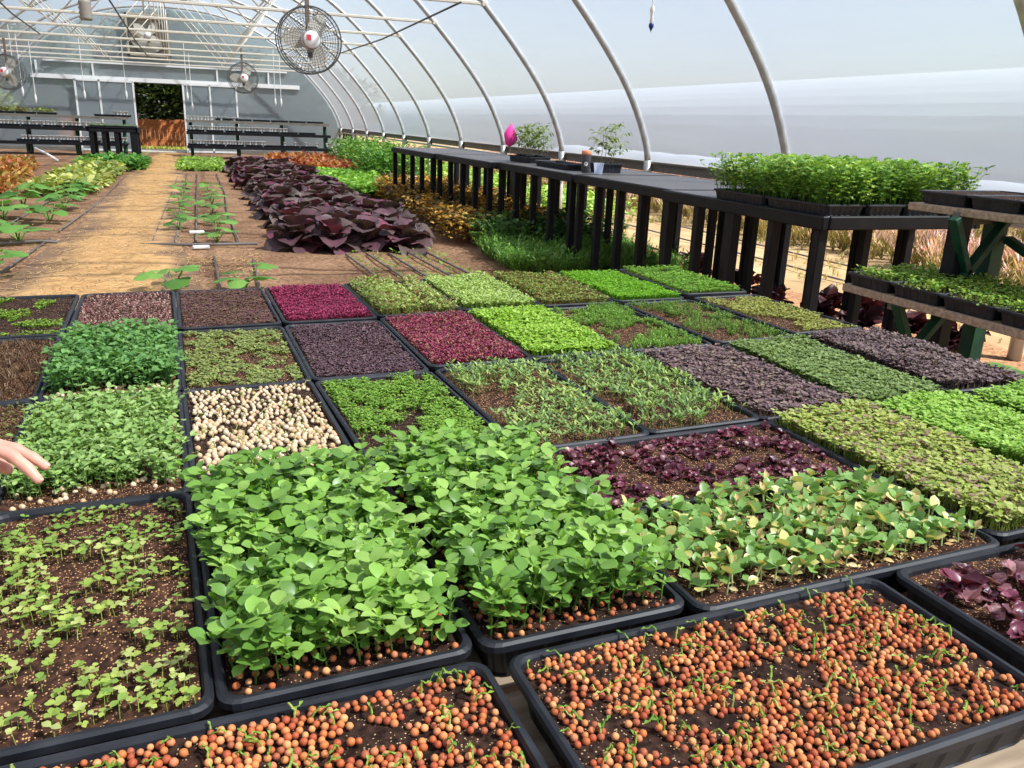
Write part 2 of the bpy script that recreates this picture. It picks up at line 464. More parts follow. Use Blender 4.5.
def ground_material():
    m, nt, out = new_mat('earth'); N = nt.nodes; L = nt.links
    p = N.new('ShaderNodeBsdfPrincipled'); p.inputs['Roughness'].default_value = .95; p.inputs['Specular IOR Level'].default_value = .1
    tc = N.new('ShaderNodeTexCoord')
    def noise(s, d):
        n = N.new('ShaderNodeTexNoise'); n.inputs['Scale'].default_value = s; n.inputs['Detail'].default_value = d; L.new(tc.outputs['Object'], n.inputs['Vector']); return n
    n1, n2 = noise(1.1, 5), noise(28, 6)
    r1 = N.new('ShaderNodeValToRGB'); e = r1.color_ramp.elements
    e[0].position = .35; e[0].color = (*S(134,102,80), 1); e[1].position = .66; e[1].color = (*S(176,140,110), 1)
    L.new(n1.outputs['Fac'], r1.inputs['Fac'])
    r2 = N.new('ShaderNodeValToRGB'); e = r2.color_ramp.elements
    e[0].position = .3; e[0].color = (.5,.47,.44,1); e[1].position = .7; e[1].color = (1.15,1.12,1.08,1)
    L.new(n2.outputs['Fac'], r2.inputs['Fac'])
    mx = N.new('ShaderNodeMix'); mx.data_type = 'RGBA'; mx.blend_type = 'MULTIPLY'; mx.inputs[0].default_value = 1
    L.new(r1.outputs['Color'], mx.inputs['A']); L.new(r2.outputs['Color'], mx.inputs['B'])
    L.new(mx.outputs['Result'], p.inputs['Base Color'])
    bp = N.new('ShaderNodeBump'); bp.inputs['Strength'].default_value = .8; bp.inputs['Distance'].default_value = .03
    L.new(n2.outputs['Fac'], bp.inputs['Height']); L.new(bp.outputs['Normal'], p.inputs['Normal'])
    L.new(p.outputs['BSDF'], out.inputs['Surface']); return m

def grid_sheet(x0, x1, y0, y1, nx, ny, amp, f, seed, z=0):
    X, Y = np.meshgrid(np.linspace(x0, x1, nx+1), np.linspace(y0, y1, ny+1))
    Z = z + amp*(vnoise(X, Y, f, seed)-.5) + amp*.5*(vnoise(X, Y, f*3.1, seed+1)-.5)
    V = np.stack([X, Y, Z], -1).reshape(-1, 3)
    i = np.arange(nx)[None] + np.arange(ny)[:,None]*(nx+1); i = i.ravel()
    return V, np.stack([i, i+1, i+nx+2, i+nx+1], -1)
V, F = grid_sheet(XL-.3, XR+.15, -3, YE, 110, 260, .035, 1.6, 3, -.012)
struct(link('floor', raw_mesh('floor', V, F, ground_material(), smooth=True)))
def outdoor_material():
    return mat('dry_ground', S(138,118,90), .95, c2=S(162,142,110), scale=1.4, bump=.6, bscale=14, spec=.1)
V, F = grid_sheet(XR+.15, 60, -20, 70, 60, 90, .05, .9, 5, -.02)
struct(link('ground_outside', raw_mesh('ground_outside', V, F, outdoor_material(), smooth=True)))
V, F = grid_sheet(-45, XR+.15, YE, 70, 40, 40, .03, .9, 6, -.02)
struct(link('ground_behind', raw_mesh('ground_behind', V, F, outdoor_material(), smooth=True)))
V, F = grid_sheet(-45, XL-.3, -20, YE, 40, 40, .03, .9, 6, -.02)
struct(link('ground_beside', raw_mesh('ground_beside', V, F, outdoor_material(), smooth=True)))

# straw mulch path
def path_edges(y):
    t = (y-6)/20
    l = -1.24 + .05*math.sin(y*1.3) - .05*t; r = -.34 - .22*t + .05*math.sin(y*1.7+1)
    if y < 8.2: r += .18*(8.2-y)/2; l -= .06*(8.2-y)
    return l, r
V = []; F = []; T = []; ny = 420; nx = 22
straw_c, straw_d, earth_c = np.array(S(224,178,116)), np.array(S(198,150,94)), np.array(S(132,101,76))
for j in range(ny+1):
    y = 3.2 + (29.6-3.2)*j/ny; l, r = path_edges(y); l -= .16; r += .16
    for i in range(nx+1):
        t = i/nx; x = l+(r-l)*t; e = min(t, 1-t)*2*(r-l)/.62
        n1 = float(vnoise(np.array(x), np.array(y), 3.1, 201)); n2 = float(vnoise(np.array(x), np.array(y*1.0), 13, 202))
        cov = min(1, max(0, e*.95+n1*1.0+n2*.7-1.02))
        V.append((x, y, .006+.020*cov+.006*n2)); st = straw_c*n2+straw_d*(1-n2); T.append(st*cov+earth_c*(1-cov))
for j in range(ny):
    for i in range(nx): a = j*(nx+1)+i; F.append((a, a+1, a+nx+2, a+nx+1))
path = struct(link('straw_path', raw_mesh('straw_path', V, F, M['seed'], np.array(T), True)))
sk = []
for i in range(5):
    k = K(); L = .05+.02*i; k.add(stem((0,-L/2,0), (0,L/2,.004), .0032, 3, (RS.uniform(-.006,.006),0,.006)), ONE); sk.append(k.done())
n = 11000; ys = 3.3+(29.5-3.3)*RS.uniform(0, 1, n)**1.7; P = []
for y in ys:
    l, r = path_edges(y); x = RS.normal((l+r)/2, (r-l)*.40)
    P.append((x, y, .035 if l+.1 < x < r-.1 else .014))
# loose straws along the near cross path too
for _ in range(700): P.append((RS.uniform(-1.3, .5), RS.normal(7.9, .35), .014))
o = stuff('loose_straw', sk, P, [S(232,188,122), S(206,158,98), S(242,208,150)], M['seed'], (.7,1.4), .05, None)
tag(o, 'loose golden straw scattered over the path down the middle', 'straw', kind='stuff')

# ---------------------------------------------------- greenhouse skin
half = [(4.72,.0),(4.72,.955),(4.71,1.03),(4.67,1.19),(4.53,1.5),(4.40,1.72),(4.25,1.94),(3.95,2.3),(3.75,2.52),(3.5,2.78),(3.3,3.0),(3.0,3.27),(2.6,3.58),(2.1,3.88),(1.5,4.13),(.9,4.30),(.2,4.41),(-.68,4.45)]
CX = -.68
def mirror(p): return (2*CX-p[0], p[1])
ARCH = half + [mirror(p) for p in half[-2::-1]]
def offset(prof, d):
    out = []
    for i, p in enumerate(prof):
        a, b = prof[max(i-1,0)], prof[min(i+1,len(prof)-1)]
        tx, tz = b[0]-a[0], b[1]-a[1]; l = math.hypot(tx, tz); out.append((p[0]+tz/l*d, p[1]-tx/l*d))
    return out
def skin(name, prof, y0, y1, m, ny=140):
    V = []; F = []; n = len(prof)
    for j in range(ny+1):
        y = y0+(y1-y0)*j/ny
        ph = ((y-3.58)/2.43) % 1
        sag = .035*math.sin(PI*ph)**.8
        for i, (x, z) in enumerate(offset(prof, .03)):
            q = offset(prof, .03-sag)[i] if 0 < i < n-1 else (x, z)
            V.append((q[0], y, q[1]))
    for j in range(ny):
        for i in range(n-1): a = j*n+i; F.append((a, a+1, a+n+1, a+n))
    return struct(link(name, raw_mesh(name, V, F, m, smooth=True)))
fine = []
for a, b in zip(half[1:-1], half[2:]):
    for t in (0, .5): fine.append((a[0]+(b[0]-a[0])*t, a[1]+(b[1]-a[1])*t))
fine.append(half[-1])
skin('wall_right', fine, -1.5, YE, M['poly'])
skin('wall_left', [mirror(p) for p in fine[::-1]], -1.5, YE, M['poly'])

# hip boards under the film
mb = MB(); mb.box((4.80, 15, .90), (.035, 33, .105), bevel=.006); mb.box((4.775, 15, .945), (.03, 33, .022))
struct(mb.build('baseboard_right', M['board']))
mb = MB(); mb.box((2*CX-4.80, 15, .90), (.035, 33, .105), bevel=.006)
struct(mb.build('baseboard_left', M['board']))
mb = MB(); mb.tube([(4.86, -1.4, .80), (4.86, 30.9, .80)], .022, 10)
tag(mb.build('curtain_pipe', M['metal'], smooth=True), 'long roll-up curtain pipe below the hip board of the right side wall', 'pipe')

# ---------------------------------------------------- hoops with their trusses
ORD = ['first','second','third','fourth','fifth','sixth','seventh','eighth','ninth','tenth','eleventh','twelfth']
HY = [3.58+2.43*k for k in range(12)]
dense = []
for a, b in zip(ARCH[:-1], ARCH[1:]): dense += [a, ((a[0]+b[0])/2, (a[1]+b[1])/2)]
dense.append(ARCH[-1])
# smooth the arch (keeps the posts straight)
sm = dense[:]
for _ in range(2): sm = [sm[0]] + [((sm[i-1][0]+2*sm[i][0]+sm[i+1][0])/4, (sm[i-1][1]+2*sm[i][1]+sm[i+1][1])/4) for i in range(1, len(sm)-1)] + [sm[-1]]
def make_hoop():
    t = empty('roof_hoop')
    i0 = next(i for i, p in enumerate(sm) if p[1] > .8); i1 = len(sm)-1-i0
    MB().tube([(x, 0, z) for x, z in sm[i0:i1+1]], .036, 10).build('arch', M['metal'], t, True)
    for prof in (sm[:i0+1], sm[i1:]):
        MB().tube([(x, 0, z) for x, z in prof], .041, 10).build('post', M['metal'], t, True)
    c = MB(); c.box((CX, .0, 2.75), (8.42, .045, .042), bevel=.008)
    for sx in (-1, 1): c.box((CX+sx*4.22, 0, 2.75), (.08, .07, .07), bevel=.01)
    c.build('crossbar', M['cream'], t)
    for a, b in [((-3.35,3.83),(-2.35,2.77)), ((-2.35,2.77),(CX-.25,4.36)), ((CX+.25,4.36),(.95,2.77)), ((.95,2.77),(1.95,3.88)), ((-.68,4.38),(-.68,2.77))]:
        MB().tube([(a[0],.0,a[1]), (b[0],.0,b[1])], .014, 6).build('web_brace', M['cream'], t, True)
    MB().box((4.785, .07, .885), (.05, .05, .16), bevel=.006).build('bracket', M['grey'], t)
    return t
hoop = make_hoop()
for k, y in enumerate(HY):
    h = hoop if k == 0 else copy_tree(hoop)
    h.location = (0, y, 0)
    tag(h, f'grey steel roof hoop with cream crossbar, {ORD[k]} along from the near end', 'greenhouse hoop', 'steel hoops carrying the greenhouse roof')
for k, (x, z) in enumerate([(CX, 4.40), (2.35, 3.70), (2*CX-2.35, 3.70)]):
    mb = MB(); mb.tube([(x, 1, z), (x, 30.9, z)], .02, 6)
    tag(mb.build('purlin', M['cream'], smooth=True), ['cream ridge purlin running along the top of the roof','cream purlin along the right roof slope','cream purlin along the left roof slope'][k], 'purlin', 'lengthwise roof purlins')
for k, (a, b) in enumerate([((-.91,12,2.60),(-1.11,26,2.70)), ((-2.2,10.8,2.69),(-2.83,20,2.70)), ((3.18,10.7,2.72),(3.21,20.5,2.72))]):
    mb = MB(); m_ = Vector(a).lerp(Vector(b), .5); mb.tube([a, (m_.x, m_.y, m_.z-.06), b], .013, 6)
    tag(mb.build('cable', M['grey'], smooth=True), ['dark cable strung under the crossbars above the straw path','dark cable strung under the crossbars at upper left','dark cable along the right ends of the crossbars'][k], 'cable')

# ---------------------------------------------------- end wall with the sliding doors
DX0, DX1, DZ = -1.88, -.36, 2.16
def sheet(name, poly, y, th, m):
    n = len(poly); V = [(x, y, z) for x, z in poly] + [(x, y+th, z) for x, z in poly]
    F = [tuple(range(n-1,-1,-1)), tuple(range(n, 2*n))] + [(i, (i+1)%n, n+(i+1)%n, n+i) for i in range(n)]
    return raw_mesh(name, V, F, m)
up = [p for p in offset(ARCH, .02) if p[1] > DZ]
first = up[0]; lastp = up[-1]
low_r = [p for p in offset(ARCH, .02) if p[1] <= DZ and p[0] > 0]; low_l = [p for p in offset(ARCH, .02) if p[1] <= DZ and p[0] < 0]
wall = struct(empty('wall_back'))
link('gable_sheet', sheet('gable_sheet', [(4.1,DZ)]+up+[(2*CX-4.1,DZ)], YE, .01, M['endpoly']), wall)
link('sheet', sheet('sheet', [(DX1,0)]+low_r+[(4.1,DZ),(DX1,DZ)], YE, .01, M['endpoly']), wall)
link('sheet', sheet('sheet', [(DX0,DZ),(2*CX-4.1,DZ)]+low_l+[(DX0,0)], YE, .01, M['endpoly']), wall)
mb = MB()
mb.box((CX, YE-.05, 2.25), (8.2, .08, .13)); mb.box((CX, YE-.05, 2.72), (7.4, .05, .05))
for x in (-4.6, -3.0, .75, 2.4): mb.box((x, YE-.04, 2.45), (.05, .05, .5))
mb.build('frame', M['white'], wall)
# narrow side lower frame
mb = MB(); mb.box((1.9, YE-.03, .05), (4.4, .06, .1)); mb.box((-4.0, YE-.03, .05), (4.2, .06, .1)); mb.build('sill', M['board'], wall)
for k, (x0, x1, xm) in enumerate([(-3.55, -1.86, -2.86), (-.35, 1.32, .48)]):
    d = struct(empty(f'door_{k+1}', (0, YE-.14, 0)))
    mb = MB()
    for x in (x0, xm, x1): mb.box((x, 0, 1.1), (.055, .04, 2.2))
    for z in (.04, 2.18): mb.box(((x0+x1)/2, 0, z), (x1-x0, .04, .06))
    mb.build('door_frame', M['white'], d)
    link('door_panel', sheet('door_panel', [(x0,.05),(x1,.05),(x1,2.16),(x0,2.16)], .0, .008, M['endpoly']), d)
# exhaust fan high in the gable
t = tag(empty('exhaust_fan', (-1.28, YE-.12, 3.62)), 'round exhaust fan in a square housing high in the end wall gable', 'fan', 'greenhouse fans')
mb = MB()
for s in (-1, 1): mb.box((s*.60, 0, 0), (.06, .2, 1.26)); mb.box((0, 0, s*.60), (1.26, .2, .06))
mb.box((0, .08, 0), (1.2, .01, 1.2)); mb.build('housing', mat('fan_housing', S(176,168,150), .6), t)
MB().lathe([(.55,-.12),(.58,-.12),(.58,.06),(.55,.06)], 32, axis='y').build('fan_ring', M['grey'], t, True)
for k in range(4):
    v, f = leaf(.52, .26, 4, 0, .1); Rm = rotm(R(0), 0, 0)
    b = raw_mesh('blade', v, f, M['blade'], smooth=True); o = link('blade', b, t, (0,-.05,0)); o.rotation_euler = (R(90), R(90*k+38), 0)
MB().lathe([(.0,-.1),(.09,-.1),(.1,0)], 16, axis='y').build('hub', M['motor'], t, True)

# ---------------------------------------------------- circulation fans
def make_fan():
    t = empty('circulation_fan')
    mb = MB(); Rr = .37
    for r_, y in ((Rr,0),(Rr,.16),(Rr*.96,-.05)):
        mb.tube([(r_*math.cos(a), y, r_*math.sin(a)) for a in np.linspace(0, 2*PI, 41)], .007, 5, False)
    for yy, dep in ((-.05,-.10),(.16,.22)):
        for r_ in (.07,.10,.13,.16,.19,.22,.25,.28,.31,.34):
            y = yy + (dep-yy)*(1-(r_/Rr)**2)
            mb.tube([(r_*math.cos(a), y, r_*math.sin(a)) for a in np.linspace(0, 2*PI, 33)], .0022, 3, False)
        for k in range(48):
            a = 2*PI*k/48
            mb.tube([(r_*math.cos(a), yy+(dep-yy)*(1-(r_/Rr)**2), r_*math.sin(a)) for r_ in (.05,.16,.27,Rr)], .0022, 3, False)
    mb.build('cage', M['cage'], t)
    for k in range(3):
        v, f = leaf(.34, .21, 5, 0, .12); b = raw_mesh('blade', v, f, M['blade'], smooth=True)
        o = link('blade', b, t, (0,.06,0)); o.rotation_euler = (R(90), R(120*k+32), 0)
    hb = MB().lathe([(0,-.115),(.085,-.112),(.105,-.09),(.108,.0),(.10,.04),(.02,.06)], 24, axis='y').build('motor', M['motor'], t, True)
    MB().box((-.035,-.117,.02), (.05,.006,.06)).build('sticker', M['red'], hb)
    MB().tube([(0,.02,-.13),(0,.02,-.19)], .03, 8).build('bracket', M['cage'], t)
    MB().box((0,.12,.36), (.05,.03,.72), bevel=.004).build('hanger', mat('fan_hanger', S(118,104,92), .55), t)
    return t
fan = make_fan()
for k, (p, s, l) in enumerate([((1.32,10.62,2.16),1,'large wire caged fan with white motor hanging below the nearest crossbars'),
                          ((1.18,22.95,2.17),.98,'distant wire caged fan hanging right of the open end door'),
                          ((-3.16,17.95,1.88),.80,'wire caged fan cut off by the left edge of the photo')]):
    f_ = fan if k == 0 else copy_tree(fan); f_.location = p; f_.rotation_euler = (0,0,R([4,8,-12][k])); f_.scale = (s,)*3
    tag(f_, l, 'fan', 'greenhouse fans')
t = tag(empty('hanging_heater', (-1.28, 13.1, 2.56)), 'small grey ribbed unit hanging from the crossbars at upper left', 'heater')
MB().lathe([(.0,-.14),(.07,-.14),(.085,-.11),(.07,-.08),(.085,-.05),(.07,-.02),(.085,.01),(.07,.04),(.085,.07),(.06,.12),(0,.12)], 16).build('body', mat('ribbed_grey', S(150,142,132), .5), t, True)
MB().tube([(0,0,.12),(0,0,.22)], .02, 8).build('hanger', M['grey'], t)

# hanging misters
def make_mister():
    t = empty('hanging_mister')
    MB().tube([(0,0,-.62),(0,0,.6)], .009, 6).build('drop_tube', M['white'], t)
    MB().lathe([(0,-.82),(.012,-.80),(.028,-.72),(.022,-.64),(.008,-.60)], 10).build('nozzle', M['white'], t, True)
    return t
mi = make_mister()
spots = [((-4.05,24,2.55),'far left, just right of the cut off fan'),((-3.92,24,2.35),'second from the far left'),((-3.66,24,2.2),'third from the far left, the lowest there'),((-2.57,24,2.34),'above the black bench left of the door'),
         ((-1.62,24,2.38),'in front of the left door panel edge'),((-.18,24,2.4),'left one of the pair at the right door edge'),((-.08,24.3,2.15),'right one of the pair at the right door edge'),((2.01,24,2.35),'left one of the pair above the right rack'),((2.16,24,2.35),'right one of the pair above the right rack')]
for k, (p, w) in enumerate(spots):
    h = mi if k == 0 else copy_tree(mi); h.location = p
    tag(h, 'white hanging mister, '+w, 'mister', 'misters hanging near the end wall')
t = tag(empty('mister_nozzle', (2.74,5,1.93)), 'small clear mister with a blue tip hanging close at top right', 'mister')
MB().tube([(0,0,.05),(0,0,.9)], .004, 6).build('drop_tube', M['white'], t)
MB().lathe([(.004,.0),(.012,.02),(.009,.05),(.013,.075),(.016,.09),(.008,.11)], 12).build('body', M['white'], t, True)
MB().lathe([(0,-.045),(.006,-.03),(.016,-.012),(.015,.006),(.004,.012)], 12).build('tip', M['navy'], t, True)

# ------------------------------------------------------------------ outdoors
def fence(x0, x1, y, h, name, label):
    t = tag(empty(name, (0,0,0)), label, 'fence')
    mb = MB(); x = x0
    while x < x1:
        mb.box((x+.07, y+RS.uniform(-.006,.006), h/2+RS.uniform(-.02,.02)), (.135, .02, h)); x += .142
    mb.build('boards', M['fence'], t)
    mb = MB(); mb.box(((x0+x1)/2, y+.04, h*.25), (x1-x0, .04, .09)); mb.box(((x0+x1)/2, y+.04, h*.8), (x1-x0, .04, .09)); mb.build('rail', M['fence'], t)
fence(-10, 3, 34.2, 1.02, 'board_fence', 'orange brown board fence seen through the open end door')
mb = MB(); mb.box((-1.1, 31.9, -.005), (2.6, 1.6, .05), bevel=.01); struct(mb.build('trim_1', M['concrete']))
def big_shrub(name, label, cx, cy, z0, rx, ry, h, n, L, cols, m=None):
    pos = []
    while len(pos) < n:
        p = RS.uniform(-1, 1, 3)
        if .35 < np.linalg.norm(p) < 1: pos.append((cx+p[0]*rx, cy+p[1]*ry, z0+h/2+p[2]*h/2))
    if name == 'hedge_tree':
        for _ in range(190): pos.append((RS.uniform(-1.4,2.2), RS.uniform(32.3,33.8), RS.uniform(2.1,3.4)))
    ks = [k_bush(L*2.2, 9, L, L*.5) for _ in range(4)]
    o = stuff(name, ks, pos, cols, m or M['leaf'], (.7,1.3), .1, None)
    return o
for k, (nm, lb, a) in enumerate([
    ('hedge_tree','dark green tree behind the fence beyond the open end door',(-1.0,35.6,.35,2.4,.9,4.2,2600,.16,[S(70,92,44),S(46,66,34),S(96,112,58)])),
    ('garden_tree','dark green tree seen dimly through the end wall left of the door',(-6.4,37,.0,2.7,1.2,4.0,1300,.2,[S(70,110,60),S(60,92,54)])),
    ('yellow_shrub','yellow green shrub seen blurred through the end wall at far left',(-6.7,33.1,.0,1.0,.6,2.2,420,.12,[S(190,190,90),S(150,160,70)])),
    ('garden_tree','dark green tree seen dimly through the end wall right of the door',(4.6,37.5,-.25,2.8,1.2,3.4,1200,.2,[S(60,84,60),S(50,74,54)]))]):
    o = big_shrub(nm, lb, *a); tag(o, lb, 'tree' if k != 2 else 'shrub', kind='thing')
for nm, lb, x0, x1 in (('low_hedge','low dark green hedge outside the end wall right of the door',.3,4.6), ('low_hedge','low green hedge outside the end wall left of the door',-6.4,-4.4)):
    P = [(RS.uniform(x0,x1), RS.uniform(31.7,32.3), RS.uniform(.0,.95)) for _ in range(900)]
    tag(stuff(nm, [k_bush(.14, 12, .10, .05) for _ in range(4)], P, [S(52,76,42),S(70,96,52),S(40,60,36)], M['leaf']), lb, 'hedge', kind='thing')
gk = [k_blades(.10, 7, .008, 40) for _ in range(5)]
P = [(RS.uniform(-3,1), RS.uniform(32.8,33.9), 0) for _ in range(500)]
tag(stuff('grass_strip', gk, P, [S(150,170,80),S(190,190,110)], M['leaf'], (.8,1.4)), 'strip of pale grass just outside the open end door', 'grass', kind='stuff')
# dry grass tufts outside to the right
P = []
while len(P) < 7000:
    x, y = RS.uniform(4.95, 15), RS.uniform(2, 30)
    if vnoise(np.array(x), np.array(y), .8, 9) > .42: P.append((x, y, -.01))
tag(stuff('dry_grass', gk, P, [S(150,140,84),S(166,148,100),S(112,126,60)], M['leaf'], (.5,1.0)), 'dry straw coloured grass outside below the right side film', 'grass', kind='stuff')
# flowering rows
fk = []
for i in range(5):
    k = K()
    for j in range(26):
        az = RS.uniform(0, 6.28); ti = RS.uniform(0, .75); L = RS.uniform(.28, .48)
        d = np.array([math.cos(az)*math.sin(ti), math.sin(az)*math.sin(ti), math.cos(ti)])
        k.add(stem((0,0,0), d*L, .003), S(150,138,84))
        k.add(leaf(.11, .016, 2, .1, .3), S(230,190,210) if j % 3 else S(196,168,140), rotm(R(90)-ti, 0, az-PI/2), d*L*.78)
        k.add(leaf(.10, .012, 2, .2, .3), S(150,142,80), rotm(R(60), 0, RS.uniform(0, 6.28)), d*L*.4)
    fk.append(k.done())
for nm, x0, y0, y1, lab in [('flower_row', 7.2, 2, 30, 'pink flowering row outside, the nearer of two beyond the bench'), ('flower_row', 10.3, 4, 30, 'pink flowering row outside, the farther of two beyond the bench')]:
    P = [(RS.normal(x0, .28), y, 0) for y in np.arange(y0, y1, .035)]
    tag(stuff(nm, fk, P, [(1,1,1),(1.1,1,.95),(.9,.95,.9)], M['leaf'], (.7,1.15), .1), lab, 'flowers', kind='stuff')
mb = MB(); ring = [(.75*math.cos(a), .62*math.sin(a)) for a in np.linspace(0, PI, 15)]
V = []; F = []
for j, y in enumerate(np.linspace(2, 30, 29)):
    s = 1+.05*(j % 2)
    for x, z in ring: V.append((13.2+x*s, y, z*s))
for j in range(28):
    for i in range(14): a = j*15+i; F.append((a, a+1, a+16, a+15))
V2 = []; F2 = []; rg = [(4.6*math.cos(a), 3.3*math.sin(a)**.8) for a in np.linspace(0, PI, 25)]
for j, y in enumerate(np.linspace(-12, 240, 31)):
    for x, z in rg: V2.append((22+x, y, z))
for j in range(30):
    for i in range(24): a = j*25+i; F2.append((a, a+1, a+26, a+25))
F2 += [tuple(range(25)), tuple(range(30*25+24, 30*25-1, -1))]
tag(link('neighbouring_greenhouse', raw_mesh('neighbouring_greenhouse', V2, F2, mat('neighbour_film', (.325,.36,.385), .7), smooth=False)), 'neighbouring film covered greenhouse outside, seen faintly through the right wall', 'greenhouse')  # added shell, toned near the sky's brightness, hides the tan horizon behind the film
tag(link('row_cover', raw_mesh('row_cover', V, F, mat('row_cover_cloth', (.36,.38,.40), .7), smooth=True)), 'low white cloth tunnel over a bed outside beyond the pink rows', 'row cover')
for k, x in enumerate((5.6, 6.3, 8.6)):
    mb = MB(); mb.tube([(x+RS.uniform(-.02,.02), y, .012) for y in np.arange(2, 26, 1.)], .011, 5)
    tag(mb.build('drip_tape', M['drip'], smooth=True), ['black drip tape outside, nearest the greenhouse side','black drip tape outside, just before the nearer pink row','black drip tape outside, between the two pink rows'][k], 'drip tape', 'drip tapes')

# ------------------------------------------------------------------ black plastic benches along the right wall
BZ = .88
def make_bench(L, D=1.16):
    t = empty('plastic_bench')
    MB().box((D/2, L/2, BZ-.012), (D-.02, L-.02, .024), bevel=.004).build('deck', M['deck'], t)
    mb = MB()
    for x in (.02, D-.02): mb.box((x, L/2, BZ-.038), (.045, L, .076), bevel=.007)
    for y in (.02, L-.02): mb.box((D/2, y, BZ-.038), (D-.09, .045, .076), bevel=.007)
    for y in (L*.33, L*.66): mb.box((D/2, y, BZ-.055), (D-.09, .05, .06))
    mb.build('apron', M['bench'], t)
    for y in (.06, L*.27, L*.5, L*.74, L-.06):
        for x, w in ((.045, .085), (D-.06, .085)):
            m2 = MB()
            m2.box((x, y, (BZ-.075)/2), (.062, .058, BZ-.075), bevel=.005)
            m2.box((x+(.03 if x < .5 else -.03), y+.03, (BZ-.1)/2), (.022, .05, BZ-.1), bevel=.004)
            m2.build('leg', M['bench'], t)
    for y in (L*.18, L*.82):
        MB().box((D*.52, y, (BZ-.09)/2), (.058, .055, BZ-.09), bevel=.005).build('leg', M['bench'], t)
    return t
mods = [(3.17, 3.68, 1.74, 0, 'nearest, carrying the tall pea shoot trays'), (3.24, 5.44, 1.70, 0, 'second from the near end, mostly bare deck'),
        (3.22, 7.16, 2.05, .012, 'third along, carrying the tumbler and seedling trays'), (3.10, 9.23, 2.10, .03, 'fourth along, carrying the pink marker tray behind'), (2.98, 11.35, 2.35, .02, 'farthest, standing over the bronze foliage')]
for x, y, L, rz, w in mods:
    b = make_bench(L); b.location = (x, y, 0); b.rotation_euler = (0,0,rz)
    tag(b, 'black plastic bench along the right wall, '+w, 'bench', 'black benches along the right wall')

# things on the benches ------------------------------------------------------
def round_rect(w, l, r, n=5):
    P = []
    for cx, cy, a0 in ((w/2-r, l/2-r, 0), (-w/2+r, l/2-r, 90), (-w/2+r, -l/2+r, 180), (w/2-r, -l/2+r, 270)):
        for i in range(n+1):
            a = R(a0+90*i/n); P.append((cx+r*math.cos(a), cy+r*math.sin(a)))
    return P
def perim(w, l, r, step):
    P = round_rect(w, l, r, 4); out = []
    for i in range(len(P)):
        a, b = P[i], P[(i+1) % len(P)]; d = math.dist(a, b); k = max(1, round(d/step))
        for j in range(k): out.append((a[0]+(b[0]-a[0])*j/k, a[1]+(b[1]-a[1])*j/k))
    return out
TW, TL, TH = .282, .550, .062
def tray_mesh(w=TW, l=TL, h=TH, name='tray'):
    base = perim(w, l, .022, .011); n = len(base)
    rib = [(k//2) % 2 for k in range(n)]
    def ring(ins, z, ribd=0):
        sx, sy = (w-2*ins)/w, (l-2*ins)/l
        out = []
        for k, (x, y) in enumerate(base):
            d = ribd*rib[k]; q = (w-2*(ins+d))/w, (l-2*(ins+d))/l
            out.append((x*q[0], y*q[1], z))
        return out
    rings = [ring(.020, 0), ring(.019, .003, .004), ring(.011, h-.018, .004), ring(.010, h-.014), ring(.009, h-.012), ring(.0, h-.012), ring(-.0005, h-.003), ring(.003, h), ring(.008, h), ring(.0105, h-.004), ring(.021, .004)]
    V = [p for r_ in rings for p in r_]; F = []
    for a in range(len(rings)-1):
        for k in range(n):
            j = (k+1) % n; F.append((a*n+k, a*n+j, a*n+n+j, a*n+n+k))
    F.append(tuple(range(n-1,-1,-1))); F.append(tuple(range((len(rings)-1)*n, len(rings)*n)))
    return raw_mesh(name, V, F, M['rim'])
TRAY = tray_mesh()
def soil_sheet(seed, m, w=TW, l=TL, z=.0535, amp=.007):
    X, Y = np.meshgrid(np.linspace(-w/2+.0125, w/2-.0125, 29), np.linspace(-l/2+.0125, l/2-.0125, 55))
    Z = z + amp*(vnoise(X, Y, 25, seed)-.5) + amp*.8*(vnoise(X, Y, 90, seed+1)-.5)
    V = np.stack([X, Y, Z], -1).reshape(-1,3); nx = 28; ny = 54
    i = (np.arange(nx)[None]+np.arange(ny)[:,None]*(nx+1)).ravel()
    return raw_mesh('soil', V, np.stack([i, i+1, i+nx+2, i+nx+1], -1), m, smooth=True)
SOILS = [soil_sheet(s, M['soil']) for s in (1,2,3)] + [soil_sheet(s, M['soil2']) for s in (4,5)]
def make_tray(loc, rz, label, soil=0, group='black seed trays on the front table'):
    t = link('seed_tray', TRAY, None, loc, rz)
    tag(t, label, 'tray', group)
    link('soil', SOILS[soil], t)
    return t
def at_tray(loc, rz, pts):
    """local (x,y,z) -> world"""
    c, s = math.cos(rz), math.sin(rz); P = np.asarray(pts, float)
    return np.stack([loc[0]+P[:,0]*c-P[:,1]*s, loc[1]+P[:,0]*s+P[:,1]*c, loc[2]+P[:,2]], -1)

pea_kern = []
for i in range(8):
    (a, b, c), (d, e, f_) = k_pea(RS.uniform(.13, .20), 6, .028, .022, .18)
    pea_kern.append((np.concatenate([a, d]), np.concatenate([b, e+len(a)]), np.concatenate([c, f_])))
fine_pea = []
for i in range(6):
    (a, b, c), (d, e, f_) = k_pea(RS.uniform(.026,.042), 5, .0125, .0080, .25)
    fine_pea.append((np.concatenate([a, d]), np.concatenate([b, e+len(a)]), np.concatenate([c, f_])))

